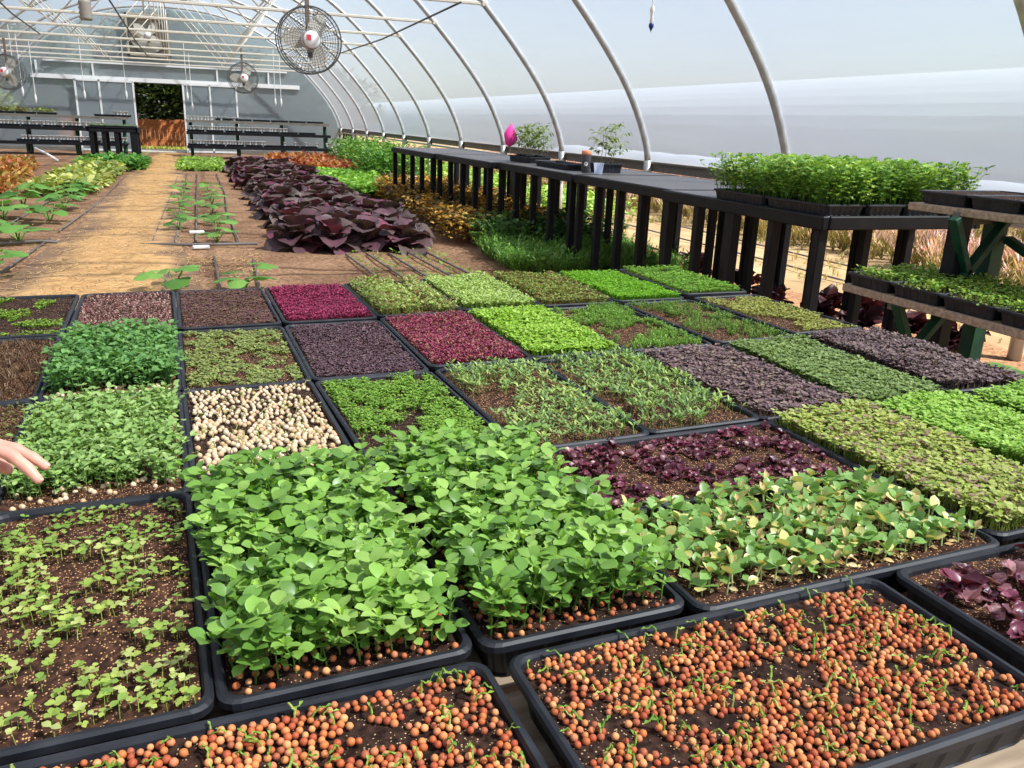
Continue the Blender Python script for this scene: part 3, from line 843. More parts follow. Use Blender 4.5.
# pea shoot trays on the nearest bench
bt = []
for j, y in enumerate((3.97, 4.53)):
    for i in range(4): bt.append((3.33+.285*i, y, BZ))
nm_ = ['left front','second front','third front','right front','left rear','second rear','third rear','right rear']
for k, (x, y, z) in enumerate(bt):
    make_tray((x, y, z), RS.uniform(-.02,.02), f'black tray under tall pea shoots on the nearest bench, {nm_[k]} of eight', 0, 'pea shoot trays on the nearest bench')
    q = [(RS.uniform(-.13,.13), RS.uniform(-.26,.26), .053) for _ in range(210)]
    o = stuff('pea_shoots', pea_kern, at_tray((x,y,z), 0, q), [S(142,180,80),S(122,162,70),S(172,200,104),S(106,148,70)], M['leaf'], (.8,1.18), .24)
    tag(o, f'tall leafy pea shoots on the nearest bench, {nm_[k]} of eight trays', 'pea shoots', 'tall pea shoots on the nearest bench', 'stuff')

# tomato seedlings
def tomato(h, n=9):
    ks, kl = K(), K()
    P = lambda t: np.array([.02*math.sin(t*3), .015*math.cos(t*2), h*t])
    for i in range(5): ks.add(stem(P(i/5), P((i+1)/5), .003, 5), S(150,150,84))
    for j in range(n):
        t = .3+.7*j/(n-1); az = j*2.4+RS.uniform(-.3,.3); L = h*.34*RS.uniform(.8,1.2)
        d = np.array([math.cos(az), math.sin(az), .45]); ks.add(stem(P(t), P(t)+d*L, .0018), S(140,160,90))
        for q in range(7):
            tt = .3+.7*q/6
            kl.add(leaf(.06*RS.uniform(.8,1.3), .028, 3, .4, .2, .3), S(*[(128,150,84),(150,166,92),(108,132,76)][q % 3]), rotm(R(RS.uniform(-40,25)), RS.uniform(-.4,.4), az-PI/2+(q % 2*2-1)*.9*(q < 6)), P(t)+d*L*tt)
    return ks.done(), kl.done()
def small_pot(parent=None, loc=None, r=.045, h=.08, m='black', name='pot'):
    return MB().lathe([(r*.75,0),(r*.78,.002),(r,h-.006),(r*1.08,h-.006),(r*1.08,h),(r*.96,h),(r*.9,h-.015),(0,h-.015)], 14).build(name, M[m], parent, True, loc)
def potted_tomato(loc, h, label, n=7):
    t = tag(empty('tomato_seedling', loc), label, 'seedling', 'tomato seedlings on the long benches')
    small_pot(t); a, b = tomato(h, n)
    o = link('stem', kmesh('stem', a, (1,1,1), M['leaf']), t, (0,0,.06)); link('leaves', kmesh('leaves', b, (1,1,1), M['leaf']), o)
    return t
carry = link('carry_tray', tray_mesh(.30, .62, .07, 'carry_tray'), None, (3.66, 9.38, BZ), .05)
tag(carry, 'black tray holding tomato seedlings beside the pink marker', 'tray', 'trays on the long benches')
for k, (dx, dy) in enumerate([(-.08,-.22),(.07,-.2),(-.07,-.06),(.08,-.04),(-.08,.10),(.07,.12),(.0,.23)]):
    w = ['front left','front right','second row left','second row right','third row left','third row right','single rear one'][k]
    potted_tomato((3.66+dx, 9.38+dy, BZ+.005), RS.uniform(.26,.36), f'tomato seedling in the tray by the pink marker, {w}', 9)
t = tag(empty('pink_marker', (3.50, 9.62, BZ+.06)), 'hot pink flag marker standing over the tomato seedlings', 'marker')
MB().tube([(0,0,-.05),(0,0,.32)], .003, 5).build('stake', M['metal'], t)
v = [(0,0,.36)]; mb = MB()
prof = [(.0,.10),(.055,.13),(.085,.19),(.08,.25),(.045,.31),(.012,.36),(0,.37)]
mb.lathe(prof, 14); mb.V = [(x+.01*math.sin(z*40), y*.55, z) for x, y, z in mb.V]
mb.build('flag', M['pink'], t, True, (0,0,.0))
e = link('empty_tray', tray_mesh(.28, .9, .06, 'empty_tray'), None, (3.56, 8.18, BZ), .0)
tag(e, 'long empty black tray lying behind the tumbler on the bench', 'tray', 'trays on the long benches')
carry2 = link('carry_tray', tray_mesh(.26, .28, .09, 'carry_tray'), None, (3.74, 7.52, BZ), .0)
tag(carry2, 'square black tray holding tomato seedlings behind the tumbler', 'tray', 'trays on the long benches')
for k, (dx, dy) in enumerate([(-.06,.0),(.06,-.03),(.02,.08)]):
    potted_tomato((3.74+dx, 7.52+dy, BZ+.005), [.33,.36,.3][k], f'leggy tomato seedling behind the tumbler, {["left","right","rear"][k]} of three', 9)
t = tag(empty('tumbler', (3.47, 7.40, BZ)), 'charcoal tumbler with an orange lid and white round logo on the bench', 'tumbler')
MB().lathe([(.0,0),(.036,0),(.038,.004),(.047,.17),(.045,.175),(0,.175)], 24).build('body', M['tumb'], t, True)
MB().lathe([(.047,.172),(.049,.178),(.046,.20),(.038,.208),(.0,.21)], 24).build('lid', M['orange'], t, True)
mb = MB()
for a in np.linspace(0, 2*PI, 25)[:-1]:
    pass
lg = MB(); rr = []
for i, r_ in enumerate((.0,.018)):
    pass
def patch_on_cyl(R0, zc, rad, n=24, az0=0):
    V = [(0,0)]+[(rad*math.cos(2*PI*k/n), rad*math.sin(2*PI*k/n)) for k in range(n)]
    P = [(R0*math.cos(az0+x/R0), R0*math.sin(az0+x/R0), zc+z) for x, z in V]
    return P, [(0, k+1, (k+1) % n+1) for k in range(n)]
az = math.atan2(-7.40, -3.47)
P, F = patch_on_cyl(.0445, .085, .019, 24, az); lg.add(P, F); lo = lg.build('logo', M['white'], t)
lg = MB(); P, F = patch_on_cyl(.0449, .087, .008, 5, az); lg.add(P, F); lg.build('logo_mark', M['tumb'], lo)
cupm = MB().lathe([(.0,0),(.036,0),(.036,.003),(.048,.10),(.051,.102),(.0505,.104),(.047,.103),(.035,.005),(0,.005)], 24)
tag(cupm.build('clear_cup', M['cup'], None, True, (3.50, 7.18, BZ)), 'clear plastic cup right of the charcoal tumbler', 'cup')

# ------------------------------------------------------------------ stepped wooden rack at the right edge
t = tag(empty('stepped_rack', (0,0,0)), 'stepped wooden rack with green braces at the right edge', 'rack')
for z, x0, x1 in ((.60, 2.97, 3.50), (1.0, 3.30, 3.86)):
    mb = MB(); n = 4
    for i in range(n):
        w = (x1-x0)/n; mb.box((x0+w*(i+.5), 2.25, z-.018), (w-.012, 2.0+RS.uniform(-.02,.02), .036), bevel=.004)
    mb.build('shelf', M['wood'], t)
for y in (2.95, 1.5):
    MB().beam((3.34,y,0), (3.34,y,.965), .075, .075, .006).build('post', M['bench'] if y > 2 else M['green'], t)
    MB().beam((3.57,y,0), (3.57,y,.965), .085, .075, .006).build('post', M['green'], t)
    for a, b in [((3.24,y-.05,.96),(3.38,y-.05,.70)), ((3.58,y-.05,.96),(3.36,y-.05,.68)), ((2.99,y-.05,.57),(3.12,y-.05,.33)), ((3.34,y-.05,.57),(3.10,y-.05,.30))]:
        MB().beam(a, b, .05, .035, .004).build('brace', M['green'], t)
    MB().beam((3.0,y,.56), (3.6,y,.56), .04, .06, .004).build('bearer', M['board'], t)
    MB().beam((3.3,y,.955), (3.84,y,.955), .04, .06, .004).build('bearer', M['board'], t)
MB().beam((3.60,2.9,.86), (3.60,1.6,.30), .045, .035, .004).build('brace', M['green'], t)
MB().beam((3.12,2.9,.31), (3.12,1.5,.31), .05, .05, .004).build('rail', M['green'], t)
lowk = [k_coty(.03, .015, .011, 25) for _ in range(5)] + [k_bush(.02, 6, .014, .010, .03) for _ in range(3)]
for k in range(6):
    y = 3.10-.285*k
    make_tray((3.25, y, .60), R(90), f'black tray of young green seedlings on the lower rack shelf, {ORD[k]} from the far end', 0, 'trays on the stepped rack')
    q = [(RS.uniform(-.125,.125), RS.uniform(-.26,.26), .053) for _ in range(420)]
    o = stuff('seedlings', lowk, at_tray((3.25,y,.60), R(90), q), [S(140,176,70),S(120,160,66),S(168,190,90)], M['leaf'], (.8,1.25), .2)
    tag(o, f'young green seedlings on the lower rack shelf, {ORD[k]} tray from the far end', 'seedlings', 'seedlings on the lower rack shelf', 'stuff')
    if k < 5:
        make_tray((3.60, y-.02, 1.0), R(90), f'black tray of bare soil on the upper rack shelf, {ORD[k]} from the far end', 1, 'trays on the stepped rack')

# ------------------------------------------------------------------ racks at the end of the greenhouse
pot_me = MB().lathe([(.028,0),(.040,.095),(.043,.095),(.043,.103),(.036,.103),(.034,.09),(0,.09)], 10).mesh('seedling_pot', M['white'], True)
spr_me = kmesh('seedling_top', k_bush(.03, 8, .035, .02, .06), S(120,150,80), M['leaf'])
def pot_row(x0, x1, y, z, n, group, label, sprout=.3):
    for i in range(n):
        o = link('seedling_pot', pot_me, None, (x0+(x1-x0)*i/(n-1)+RS.uniform(-.01,.01), y+RS.uniform(-.05,.05), z))
        tag(o, label, 'pot', group)
        if RS.uniform() < sprout: link('sprout', spr_me, o, (0,0,.07))
def end_rack(name, x0, x1, yb, label):
    t = tag(empty(name, (0,0,0)), label, 'rack')
    tiers = [(yb-.75, .36), (yb-.45, .76), (yb-.12, 1.10)]
    for y, z in tiers:
        mb = MB()
        for i in range(3): mb.box(((x0+x1)/2, y-.16+i*.16, z-.02), (x1-x0, .15, .04))
        mb.box(((x0+x1)/2, y-.25, z-.04), (x1-x0, .035, .08))
        mb.build('shelf', M['bench'] if z < 1 else M['board'], t)
    n = 4
    for i in range(n):
        x = x0+.12+(x1-x0-.24)*i/(n-1)
        for y, z in tiers: MB().box((x, y, (z-.04)/2), (.07,.07,z-.04)).build('post', M['green'], t)
        MB().beam((x+.04, yb-.8, .1), (x+.04, yb-.1, 1.05), .04, .05).build('brace', M['green'], t)
    return tiers
tr = end_rack('seedling_rack', -.32, 3.95, 28.2, 'three tier seedling rack right of the open end door')
(y0_,z0_),(y1_,z1_),(y2_,z2_) = tr
def dark_trays(xs, y, z, lab):
    for k, x in enumerate(xs):
        o = link('flat_tray', tray_mesh_small, None, (x, y, z)); tag(o, lab, 'tray', 'flat trays on the end racks')
tray_mesh_small = tray_mesh(.52, .3, .06, 'flat_tray')
dark_trays([-.05+.55*i for i in range(7)], y1_, z1_, 'black flat tray on the middle shelf of the right end rack')
dark_trays([-.05+.55*i for i in range(7)], y0_, z0_, 'black flat tray on the bottom shelf of the right end rack')
dark_trays([.8+.55*i for i in range(6)], y2_, z2_, 'black flat tray on the top shelf of the right end rack')
pot_row(-.2, 2.6, y1_-.08, z1_+.062, 34, 'white pots on the right end rack, middle shelf', 'white seedling pot on the middle shelf of the right end rack', .1)
pot_row(-.2, 1.9, y0_-.08, z0_+.062, 26, 'white pots on the right end rack, bottom shelf', 'white seedling pot on the bottom shelf of the right end rack', .2)
pot_row(-.25, 1.2, y2_-.08, z2_+.002, 16, 'white pots on the right end rack, top shelf', 'white seedling pot on the top shelf of the right end rack', .3)
pot_row(2.5, 3.8, y0_-.08, z0_+.062, 5, 'white pots at the right end of the bottom shelf', 'white seedling pot standing apart at the right end of the bottom shelf', .5)
tr = end_rack('seedling_rack', -6.0, -1.95, 28.6, 'three tier seedling rack left of the open end door')
(y0_,z0_),(y1_,z1_),(y2_,z2_) = tr
dark_trays([-5.6+.55*i for i in range(7)], y1_, z1_, 'black flat tray on the middle shelf of the left end rack')
dark_trays([-4.6+.55*i for i in range(5)], y0_, z0_, 'black flat tray on the bottom shelf of the left end rack')
dark_trays([-5.2,-4.65,-4.1,-2.6,-2.1], y2_, z2_, 'black flat tray on the top shelf of the left end rack')
pot_row(-5.8, -2.6, y1_-.08, z1_+.062, 36, 'white pots on the left end rack, middle shelf', 'white seedling pot on the middle shelf of the left end rack', .5)
pot_row(-4.7, -2.0, y0_-.08, z0_+.062, 32, 'white pots on the left end rack, bottom shelf', 'white seedling pot on the bottom shelf of the left end rack', .1)
pot_row(-2.3, -1.95, y2_-.08, z2_+.062, 5, 'white pots on the left end rack, top shelf', 'white seedling pot on the top shelf of the left end rack', .1)
P = [(RS.uniform(-5.4,-3.9), y2_+RS.uniform(-.12,.12), z2_+.05) for _ in range(90)]
tag(stuff('herb_tops', [k_bush(.06, 9, .06, .03, .12) for _ in range(3)], P, [S(130,150,60),S(160,170,90),S(120,96,60)], M['leaf'], (.6,1.3)), 'mixed green seedlings on the top shelf of the left end rack', 'seedlings', kind='stuff')

# small black bench left of the path
sb = empty('plastic_bench', (-2.52, 23.3, 0))
tag(sb, 'small black plastic bench left of the straw path near the door', 'bench')
MB().box((.55,.5,.86), (1.1,1.0,.03), bevel=.004).build('deck', M['deck'], sb)
mb = MB(); mb.box((.55,.02,.83), (1.14,.04,.12), bevel=.006); mb.box((.55,.98,.83), (1.14,.04,.12)); mb.box((.0,.5,.83), (.04,1,.12)); mb.box((1.1,.5,.83), (.04,1,.12)); mb.build('apron', M['bench'], sb)
for x in (.06,.34,.62,.98,1.06):
    for y in (.06,.94): MB().box((x,y,.4), (.09,.08,.8), bevel=.005).build('leg', M['bench'], sb)
o = link('flat_tray', tray_mesh(1.05, .8, .05, 'flat_tray'), None, (-1.97, 23.8, .875)); tag(o, 'wide tray of grey green plugs on the small black bench', 'tray')
P = [(-1.97+RS.uniform(-.5,.5), 23.8+RS.uniform(-.36,.36), .905) for _ in range(500)]
tag(stuff('plugs', [k_bush(.02, 6, .03, .016, .035) for _ in range(3)], P, [S(150,170,130),S(120,150,100)], M['leaf']), 'grey green plug seedlings on the small black bench', 'seedlings', kind='stuff')
mb = MB(); mb.tube([(-3.9,24.5,.3),(-3.6,24.2,.18),(-3.35,24.0,.03)], .03, 8)
tag(mb.build('white_pipe', M['white'], smooth=True), 'short white pipe leaning on the ground before the left end rack', 'pipe')

# ------------------------------------------------------------------ beds in the ground
def bed(name, label, cat, corners, n, kern, cols, sc_=(.8,1.2), z=0, m='leaf', clump=None):
    (x0,y0),(x1,y1),(x2,y2),(x3,y3) = corners; P = []
    while len(P) < n:
        a, b = RS.uniform(0,1), RS.uniform(0,1)
        x = (x0+(x1-x0)*a)*(1-b)+(x3+(x2-x3)*a)*b; y = (y0+(y1-y0)*a)*(1-b)+(y3+(y2-y3)*a)*b
        if clump and vnoise(np.array(x), np.array(y), clump, 21) < .36: continue
        P.append((x, y, z))
    o = stuff(name, kern, P, cols, M[m], sc_, .15); tag(o, label, cat, kind='stuff'); return o
bk = lambda r, n, L, W, h: [k_bush(r, n, L, W, h) for _ in range(4)]
bed('salad_bed', 'orange red leafy bed at the far left edge', 'salad bed', [(-3.6,14.2),(-2.75,14.2),(-3.5,21.5),(-4.4,21.5)], 900, bk(.10,16,.10,.05,.20), [S(200,140,80),S(176,104,64),S(206,170,90),S(150,130,60)])
bed('lettuce_bed', 'pale yellow green lettuce bed left of the straw path', 'salad bed', [(-2.5,14.9),(-1.75,14.9),(-1.7,21),(-2.3,21)], 430, bk(.13,16,.13,.09,.16), [S(190,196,110),S(170,182,96),S(206,206,130),S(130,150,80)])
bed('greens_bed', 'green leafy clump in front of the small black bench', 'salad bed', [(-2.45,20.9),(-1.25,20.9),(-1.25,22.8),(-2.45,22.8)], 330, bk(.12,14,.12,.06,.22), [S(96,150,66),S(120,170,80),S(80,130,60)])
bed('greens_bed', 'bright green low patch right of the straw path near the end', 'salad bed', [(-.45,21.2),(.5,21.2),(.5,26),(-.45,26)], 600, bk(.09,14,.08,.05,.10), [S(150,186,80),S(130,170,70),S(170,196,100)])
bed('salad_bed', 'orange red leafy bed in front of the right end rack', 'salad bed', [(1.9,20.3),(3.5,19.6),(3.5,25),(1.9,25)], 700, bk(.13,16,.12,.06,.28), [S(190,110,70),S(160,80,60),S(206,140,80),S(176,120,60)])
bed('greens_bed', 'bright green leafy bed between dark mustard and the benches', 'salad bed', [(2.3,14.2),(3.2,14.6),(3.5,19.4),(2.1,19.4)], 700, bk(.11,16,.09,.06,.22), [S(130,176,64),S(110,160,60),S(150,190,84)])
bed('shrubby_herbs', 'taller green herbs by the right wall beyond the benches', 'herbs', [(3.4,18),(4.5,17),(4.6,24),(3.6,24)], 320, bk(.2,26,.11,.05,.75), [S(110,160,66),S(90,140,60),S(140,176,84)])
bed('bronze_bed', 'bronze yellow foliage spreading under the far benches', 'foliage bed', [(2.55,8.9),(4.0,8.7),(4.4,15.6),(2.95,15.2)], 1300, bk(.11,20,.05,.032,.34), [S(196,148,56),S(140,100,46),S(220,176,78),S(104,78,46),S(80,80,44)])
bed('leafy_herbs', 'dark green herbs under the benches beside the bronze foliage', 'herbs', [(2.75,8.15),(4.2,7.9),(4.2,9.3),(2.9,9.0)], 260, bk(.11,20,.06,.035,.34), [S(74,110,50),S(60,92,46),S(94,130,60)])
bed('carrot_tops', 'feathery green tops spilling from under the middle benches', 'herbs', [(2.6,7.0),(4.2,6.5),(4.2,8.2),(2.7,8.2)], 620, [k_frond(.19, 9, .012) for _ in range(5)], [S(120,164,70),S(96,142,58),S(142,182,88)])
bed('outdoor_herbs', 'green weeds along the outside of the side wall', 'weeds', [(4.95,11),(6.0,11),(6.0,24),(4.95,24)], 420, bk(.14,16,.10,.05,.3), [S(150,180,90),S(120,160,70)], clump=.7)
# seedling rows behind the table with drip tapes
rows = [(1.37,6.6,1.29,8.2),(1.58,6.6,1.50,8.25),(1.79,6.6,1.72,8.25),(2.00,6.65,1.93,8.3),(2.20,6.7,2.12,8.25)]
dk = [k_bush(.025, 6, .03, .015, .04) for _ in range(4)]
sd_me = [kmesh('row_seedling', k, S(128,160,70), M['leaf']) for k in dk]
for k, (xa, ya, xb, yb) in enumerate(rows):
    w = ORD[k]
    mb = MB(); mb.tube([(xa+(xb-xa)*q/6, ya+(yb-ya)*q/6, .014+.003*(q % 2)) for q in range(7)], .010, 6)
    tag(mb.build('drip_tape', M['drip'], smooth=True), f'drip tape behind the table, {w} from the left in the seedling rows', 'drip tape', 'drip tapes')
    for q in range(14):
        t_ = (q+RS.uniform(-.2,.2)+.5)/14
        o = link('row_seedling', sd_me[q % 4], None, (xa+(xb-xa)*t_+.05+RS.uniform(-.02,.02), ya+(yb-ya)*t_, 0), RS.uniform(0,6))
        o.scale = (RS.uniform(.8,1.5),)*3
        tag(o, f'small green seedling in the {w} row behind the table', 'seedling', f'seedlings in the {w} row behind the table')
# long drip tapes in the crop beds
tapes = [([(-.52,9.3),(-.50,12),(-.47,15),(-.46,20)],'drip tape nearest the straw path on its right'),([(-.30,9.2),(-.3,12),(-.29,20)],'drip tape under the left row of young squash'),
         ([(-.10,9.2),(-.09,13),(-.08,20)],'drip tape between the two young squash rows'),([(.33,9.1),(.30,12),(.36,15),(.33,20)],'drip tape right of the young squash rows'),
         ([(-1.62,6.2),(-1.50,9.6)],'short drip tape at the left beside the straw path'),([(-.35,6.3),(-.31,7.4)],'short drip tape just behind the table by the first squash leaf'),([(.08,6.3),(.06,8.2)],'short drip tape just behind the table between two squash plants'),([(.36,6.3),(.40,8.0)],'short drip tape just behind the table right of the second squash plant'),
         ([(-1.5,10.2),(-1.42,13),(-1.45,19)],'drip tape along the left edge of the straw path'),([(-2.1,9.0),(-2.08,13),(-2.1,15)],'drip tape between the two left squash rows')]
for P, l in tapes:
    mb = MB(); mb.tube([(x,y,.016) for x, y in P], .010, 6); tag(mb.build('drip_tape', M['drip'], smooth=True), l, 'drip tape', 'drip tapes')
mb = MB(); mb.tube([(-2.6,9.0,.02),(-1.55,9.35,.025),(-1.4,9.3,.02)], .016, 6); tag(mb.build('header_pipe', M['drip'], smooth=True), 'dark header pipe across the bed left of the straw path', 'pipe')
mb = MB(); mb.tube([(-.62,9.05,.02),(-.1,8.95,.026),(.5,9.0,.02)], .016, 6); tag(mb.build('header_pipe', M['drip'], smooth=True), 'dark header pipe across the bed right of the straw path', 'pipe')
for k, (x, y) in enumerate([(-.09,9.9),(-.05,8.75)]):
    mb = MB(); mb.box((x,y,.03), (.16,.05,.03), Matrix.Rotation(.15,3,'Z'), .006)
    tag(mb.build('plant_label', M['white']), ['white marker lying by the header pipe, the farther of two','white marker lying by the header pipe, the nearer of two'][k], 'marker')

# squash plants ------------------------------------------------------------
def squash(loc, s, nl, label, group):
    t = tag(empty('squash_plant', loc, RS.uniform(0,6)), label, 'squash plant', group)
    ks = K(); tops = []
    for i in range(nl):
        az = i*2*PI/nl+RS.uniform(-.4,.4); L = s*RS.uniform(.6,1.0); h = s*RS.uniform(.45,.85)
        e = np.array([math.cos(az)*L*.7, math.sin(az)*L*.7, h]); ks.add(stem((0,0,0), e, .012*s*3, 5, e*np.array([.4,.4,.6])), S(140,170,90)); tops.append((e, az))
    link('stem', kmesh('stem', ks.done(), (1,1,1), M['leaf']), t)
    for e, az in tops:
        # broad lobed leaf
        n = 14; L = s*RS.uniform(.42,.6); V = [(0,0,0)]; F = []
        for ring_, rr in ((0,.55),(1,1.0)):
            for q in range(n+1):
                a = R(-160)+R(320)*q/n; r_ = L*rr*(.82+.18*math.cos(a*2.5)*ring_)*(1-.12*abs(a)/PI)
                V.append((r_*math.sin(a), r_*math.cos(a)*.95+L*.25, -.18*r_*rr+ .03*L*math.sin(q*2.1)))
        for q in range(n):
            F.append((0, 1+q+1, 1+q)); a, b = 1+q, 1+n+1+q; F += [(a, a+1, b+1), (a, b+1, b)]
        c = np.array(S(*random.choice([(110,160,72),(128,176,84),(92,140,62)])))
        me = raw_mesh('leaf', np.array(V), np.array(F), M['leaf'], np.tile(c, (len(V),1)), True)
        o = link('leaf', me, t, tuple(e)); o.rotation_euler = (RS.uniform(-.35,.1), RS.uniform(-.25,.25), az-PI/2)
    return t
squash((-.24,6.62,0), .25, 5, 'squash plant just behind the table, left of two', 'young squash plants')
squash((.24,6.55,0), .25, 5, 'squash plant just behind the table, right of two', 'young squash plants')
squash((-1.60,7.55,0), .26, 5, 'squash plant at the left edge just beyond the table', 'young squash plants')
for k, (x, y) in enumerate([(-1.76,9.45),(-1.73,11.2),(-1.75,12.6),(-1.80,13.9),(-1.82,14.8)]):
    squash((x,y,0), .27, 7, f'squash plant left of the straw path, {ORD[k]} along its inner row', 'young squash plants')
for k, (x, y) in enumerate([(-2.06,9.7),(-2.25,11.4),(-2.3,13.0),(-2.42,14.6)]):
    squash((x,y,0), .27, 7, f'squash plant left of the straw path, {ORD[k]} along its outer row', 'young squash plants')
for k, (x, y) in enumerate([(.11,9.25),(.12,10.1),(.12,10.9),(.11,12.2),(.12,13.2),(.11,14.1),(.11,15.6)]):
    squash((x,y,0), .20, 5, f'young squash plant, {ORD[k]} along the row right of the white markers', 'young squash plants')
for k, (x, y) in enumerate([(-.28,10.3),(-.3,11.3),(-.3,12.6),(-.31,13.4),(-.3,14.8),(-.3,16.2)]):
    squash((x,y,0), .18, 5, f'young squash plant, {ORD[k]} along the row left of the white markers', 'young squash plants')
squash((3.95,3.0,0), .24, 5, 'squash plant at the foot of the stepped rack', 'young squash plants')

# dark purple mustard heads -------------------------------------------------
def broad_leaf(L, W, n=8, wav=.07):
    V = []; F = []; y = z = 0
    for i in range(n+1):
        t = i/n; w = W/2*math.sqrt(max(.01, 1-((t-.58)/.60 if t < .58 else (t-.58)/.425)**2))
        ang = .62-1.35*t; 
        for q in range(5):
            u = -1+q/2; V.append((w*u, y, z+abs(u)*w*.28+wav*W*RS.uniform(-1,1)*abs(u)))
        y += L/n*math.cos(ang); z += L/n*math.sin(ang)
    for i in range(n):
        for q in range(4): a = i*5+q; F += [(a,a+1,a+6),(a,a+6,a+5)]
    return np.array(V), np.array(F)
mcols = [S(96,70,74),S(108,76,82),S(88,70,68),S(122,68,86),S(106,90,84)]
leaf_me = []
for i in range(8):
    V, F = broad_leaf(.30, .25); c = np.array(mcols[i % 5])*RS.uniform(.8,1.1)
    T = np.tile(c, (len(V),1)); T[2::5] *= np.array([1.35,1.05,1.25])
    leaf_me.append(raw_mesh('leaf', V, F, M['leafd'], T, True))
head_me = []
for i in range(5):
    k = K()
    for q in range(15):
        k.add(broad_leaf(.30*(1.05-.03*q), .25, 6), np.array(mcols[q % 5])*RS.uniform(.75,1.15), rotm(R(max(-22,q*6.5-34)), RS.uniform(-.25,.25), q*2.4+RS.uniform(-.3,.3)), (0,0,.03+.006*q))
    head_me.append(kmesh('mustard_plant', k.done(), (1,1,1), M['leafd']))
heads = []
for j in range(28):
    y = 8.75+j*.46; xl = .98-.003*j; xr = 2.02-.006*j
    for i in range(4):
        heads.append((xl+(xr-xl)*i/3+RS.uniform(-.06,.06)+(.08 if j % 2 else -.04), y+RS.uniform(-.1,.1)-.05*i))
for k, (x, y) in enumerate(heads):
    if y < 9.9:
        t = empty('mustard_plant', (x,y,.0), RS.uniform(0,6))
        for q in range(14):
            o = link('leaf', leaf_me[(q+k) % 8], t, (0,0,.02+.007*q)); s = RS.uniform(1.0,1.3)*(1.05-.02*q)
            o.scale = (s,)*3; o.rotation_euler = (R(max(-24, q*7-34)), RS.uniform(-.25,.25), q*2.4+RS.uniform(-.3,.3))
    else:
        t = link('mustard_plant', head_me[k % 5], None, (x,y,0), RS.uniform(0,6)); s = RS.uniform(1.0,1.35); t.scale = (s,s,s*RS.uniform(.9,1.15))
    tag(t, 'dark purple broad leaved mustard in the big bed right of the path', 'mustard plant', 'dark purple mustard bed')
squash((.95,21.9,0), .22, 5, 'pale lettuce like plant at the far left corner of the mustard bed', 'pale plants at the mustard bed')

# dark red lettuce under the near benches
rk = [K() for _ in range(4)]
for k in rk:
    for q in range(26):
        az = RS.uniform(0,6.28); k.add(leaf(RS.uniform(.09,.15), .09, 4, .4, .25, wav=.2), np.array(S(64,28,36))*RS.uniform(.6,1.4), rotm(R(RS.uniform(0,75)), RS.uniform(-.4,.4), az), (.02*math.cos(az), .02*math.sin(az), .03))
rl = [kmesh('red_lettuce', k.done(), (1,1,1), M['leafd']) for k in rk]
for k, (x, y) in enumerate([(3.75,5.45),(3.95,5.0),(4.15,4.75),(4.3,4.45),(4.5,4.2),(4.2,5.35),(4.45,5.0),(4.3,6.6),(4.5,7.0),(4.4,6.0),(4.65,4.75),(4.6,3.9)]):
    o = link('red_lettuce', rl[k % 4], None, (x,y,0), RS.uniform(0,6)); o.scale = (1.35,)*3
    tag(o, 'dark red lettuce growing under the nearest benches', 'lettuce', 'red lettuces under the near benches')

# ------------------------------------------------------------------ the front table and its trays
TA = 0.041766; T0 = Vector((.26225, .76127, .7234)); GW, GD = .285, .56
ca, sa = math.cos(TA), math.sin(TA)
def tw(u, v, z=0): return (T0.x+u*ca-v*sa, T0.y+u*sa+v*ca, T0.z+z)
ZT = T0.z-TH      # table surface
tb = tag(empty('plank_table', (*tw(.30, 1.0)[:2], 0), TA), 'low wooden plank table carrying all the black seed trays', 'table')
mb = MB(); u0, u1 = -1.35, 1.62; n = 20
for i in range(n):
    w = (2.31+.40)/n; v = -.40+w*(i+.5)-1.0
    mb.box((0, v, ZT-.018), (2.86, w-.012, .034), bevel=.005)
mb.build('top', M['wood'], tb)
for x in (-1.25, 0, 1.25):
    mb = MB(); mb.box((x, 0, ZT-.085), (.06, 2.55, .10), bevel=.006); mb.build('bearer', M['wood'], tb)
    for y in (-1.2, 1.15): MB().box((x, y, (ZT-.13)/2), (.09, .09, ZT-.13), bevel=.008).build('leg', M['wood'], tb)

J = {(0,-1):(-1,.02),(0,0):(0,.01),(0,1):(1.02,.01),(0,2):(2.06,-.02),(0,3):(2.95,0),(1,-1):(-1.04,.98),(1,1):(1.04,.97),(1,2):(1.99,1.0),(1,3):(3.0,.99),(1,4):(3.91,1.01),(1,5):(4.92,.98),
(2,-2):(-2,1.95),(2,-1):(-1.02,1.96),(2,0):(-.05,1.92),(2,1):(.96,1.92),(2,3):(2.91,1.96),(2,4):(4.0,1.96),(2,5):(5.07,2.02),(3,-2):(-2,2.95),(3,-1):(-.98,2.94),(3,0):(-.02,2.91),(3,1):(1.03,3.0),(3,2):(1.99,3.05),(3,3):(2.97,3.03),
(3,4):(3.99,3.02),(3,5):(5.03,3.08),(3,6):(6.19,3.15),(4,-2):(-1.98,4.03),(4,-1):(-.98,4.03),(4,0):(.02,4.0),(4,1):(1.05,4.0),(4,3):(3.15,4.13),(4,5):(5.18,4.14),(4,6):(6.33,4.24),(2,6):(6.14,2.06)}
def slot(c, r):
    us, vs = [], []
    for dc in (0,1):
        for dr in (0,1):
            q = J.get((r+dr, c+dc), (c+dc, r+dr)); us.append(q[0]-(c+dc)); vs.append(q[1]-(r+dr))
    L = [J.get((r,c+d),(c+d,r)) for d in (0,1)]; U = [J.get((r+1,c+d),(c+d,r+1)) for d in (0,1)]
    du = (sum(q[0] for q in U)-sum(q[0] for q in L))/2*GW
    u = (c+.5+sum(us)/4)*GW; v = (r+.5+sum(vs)/4)*GD
    return u, v, -math.atan2(du, GD)*.6
def at_slot(c, r):
    u, v, ra = slot(c, r); p = tw(u, v); return (p[0], p[1], ZT), TA+ra

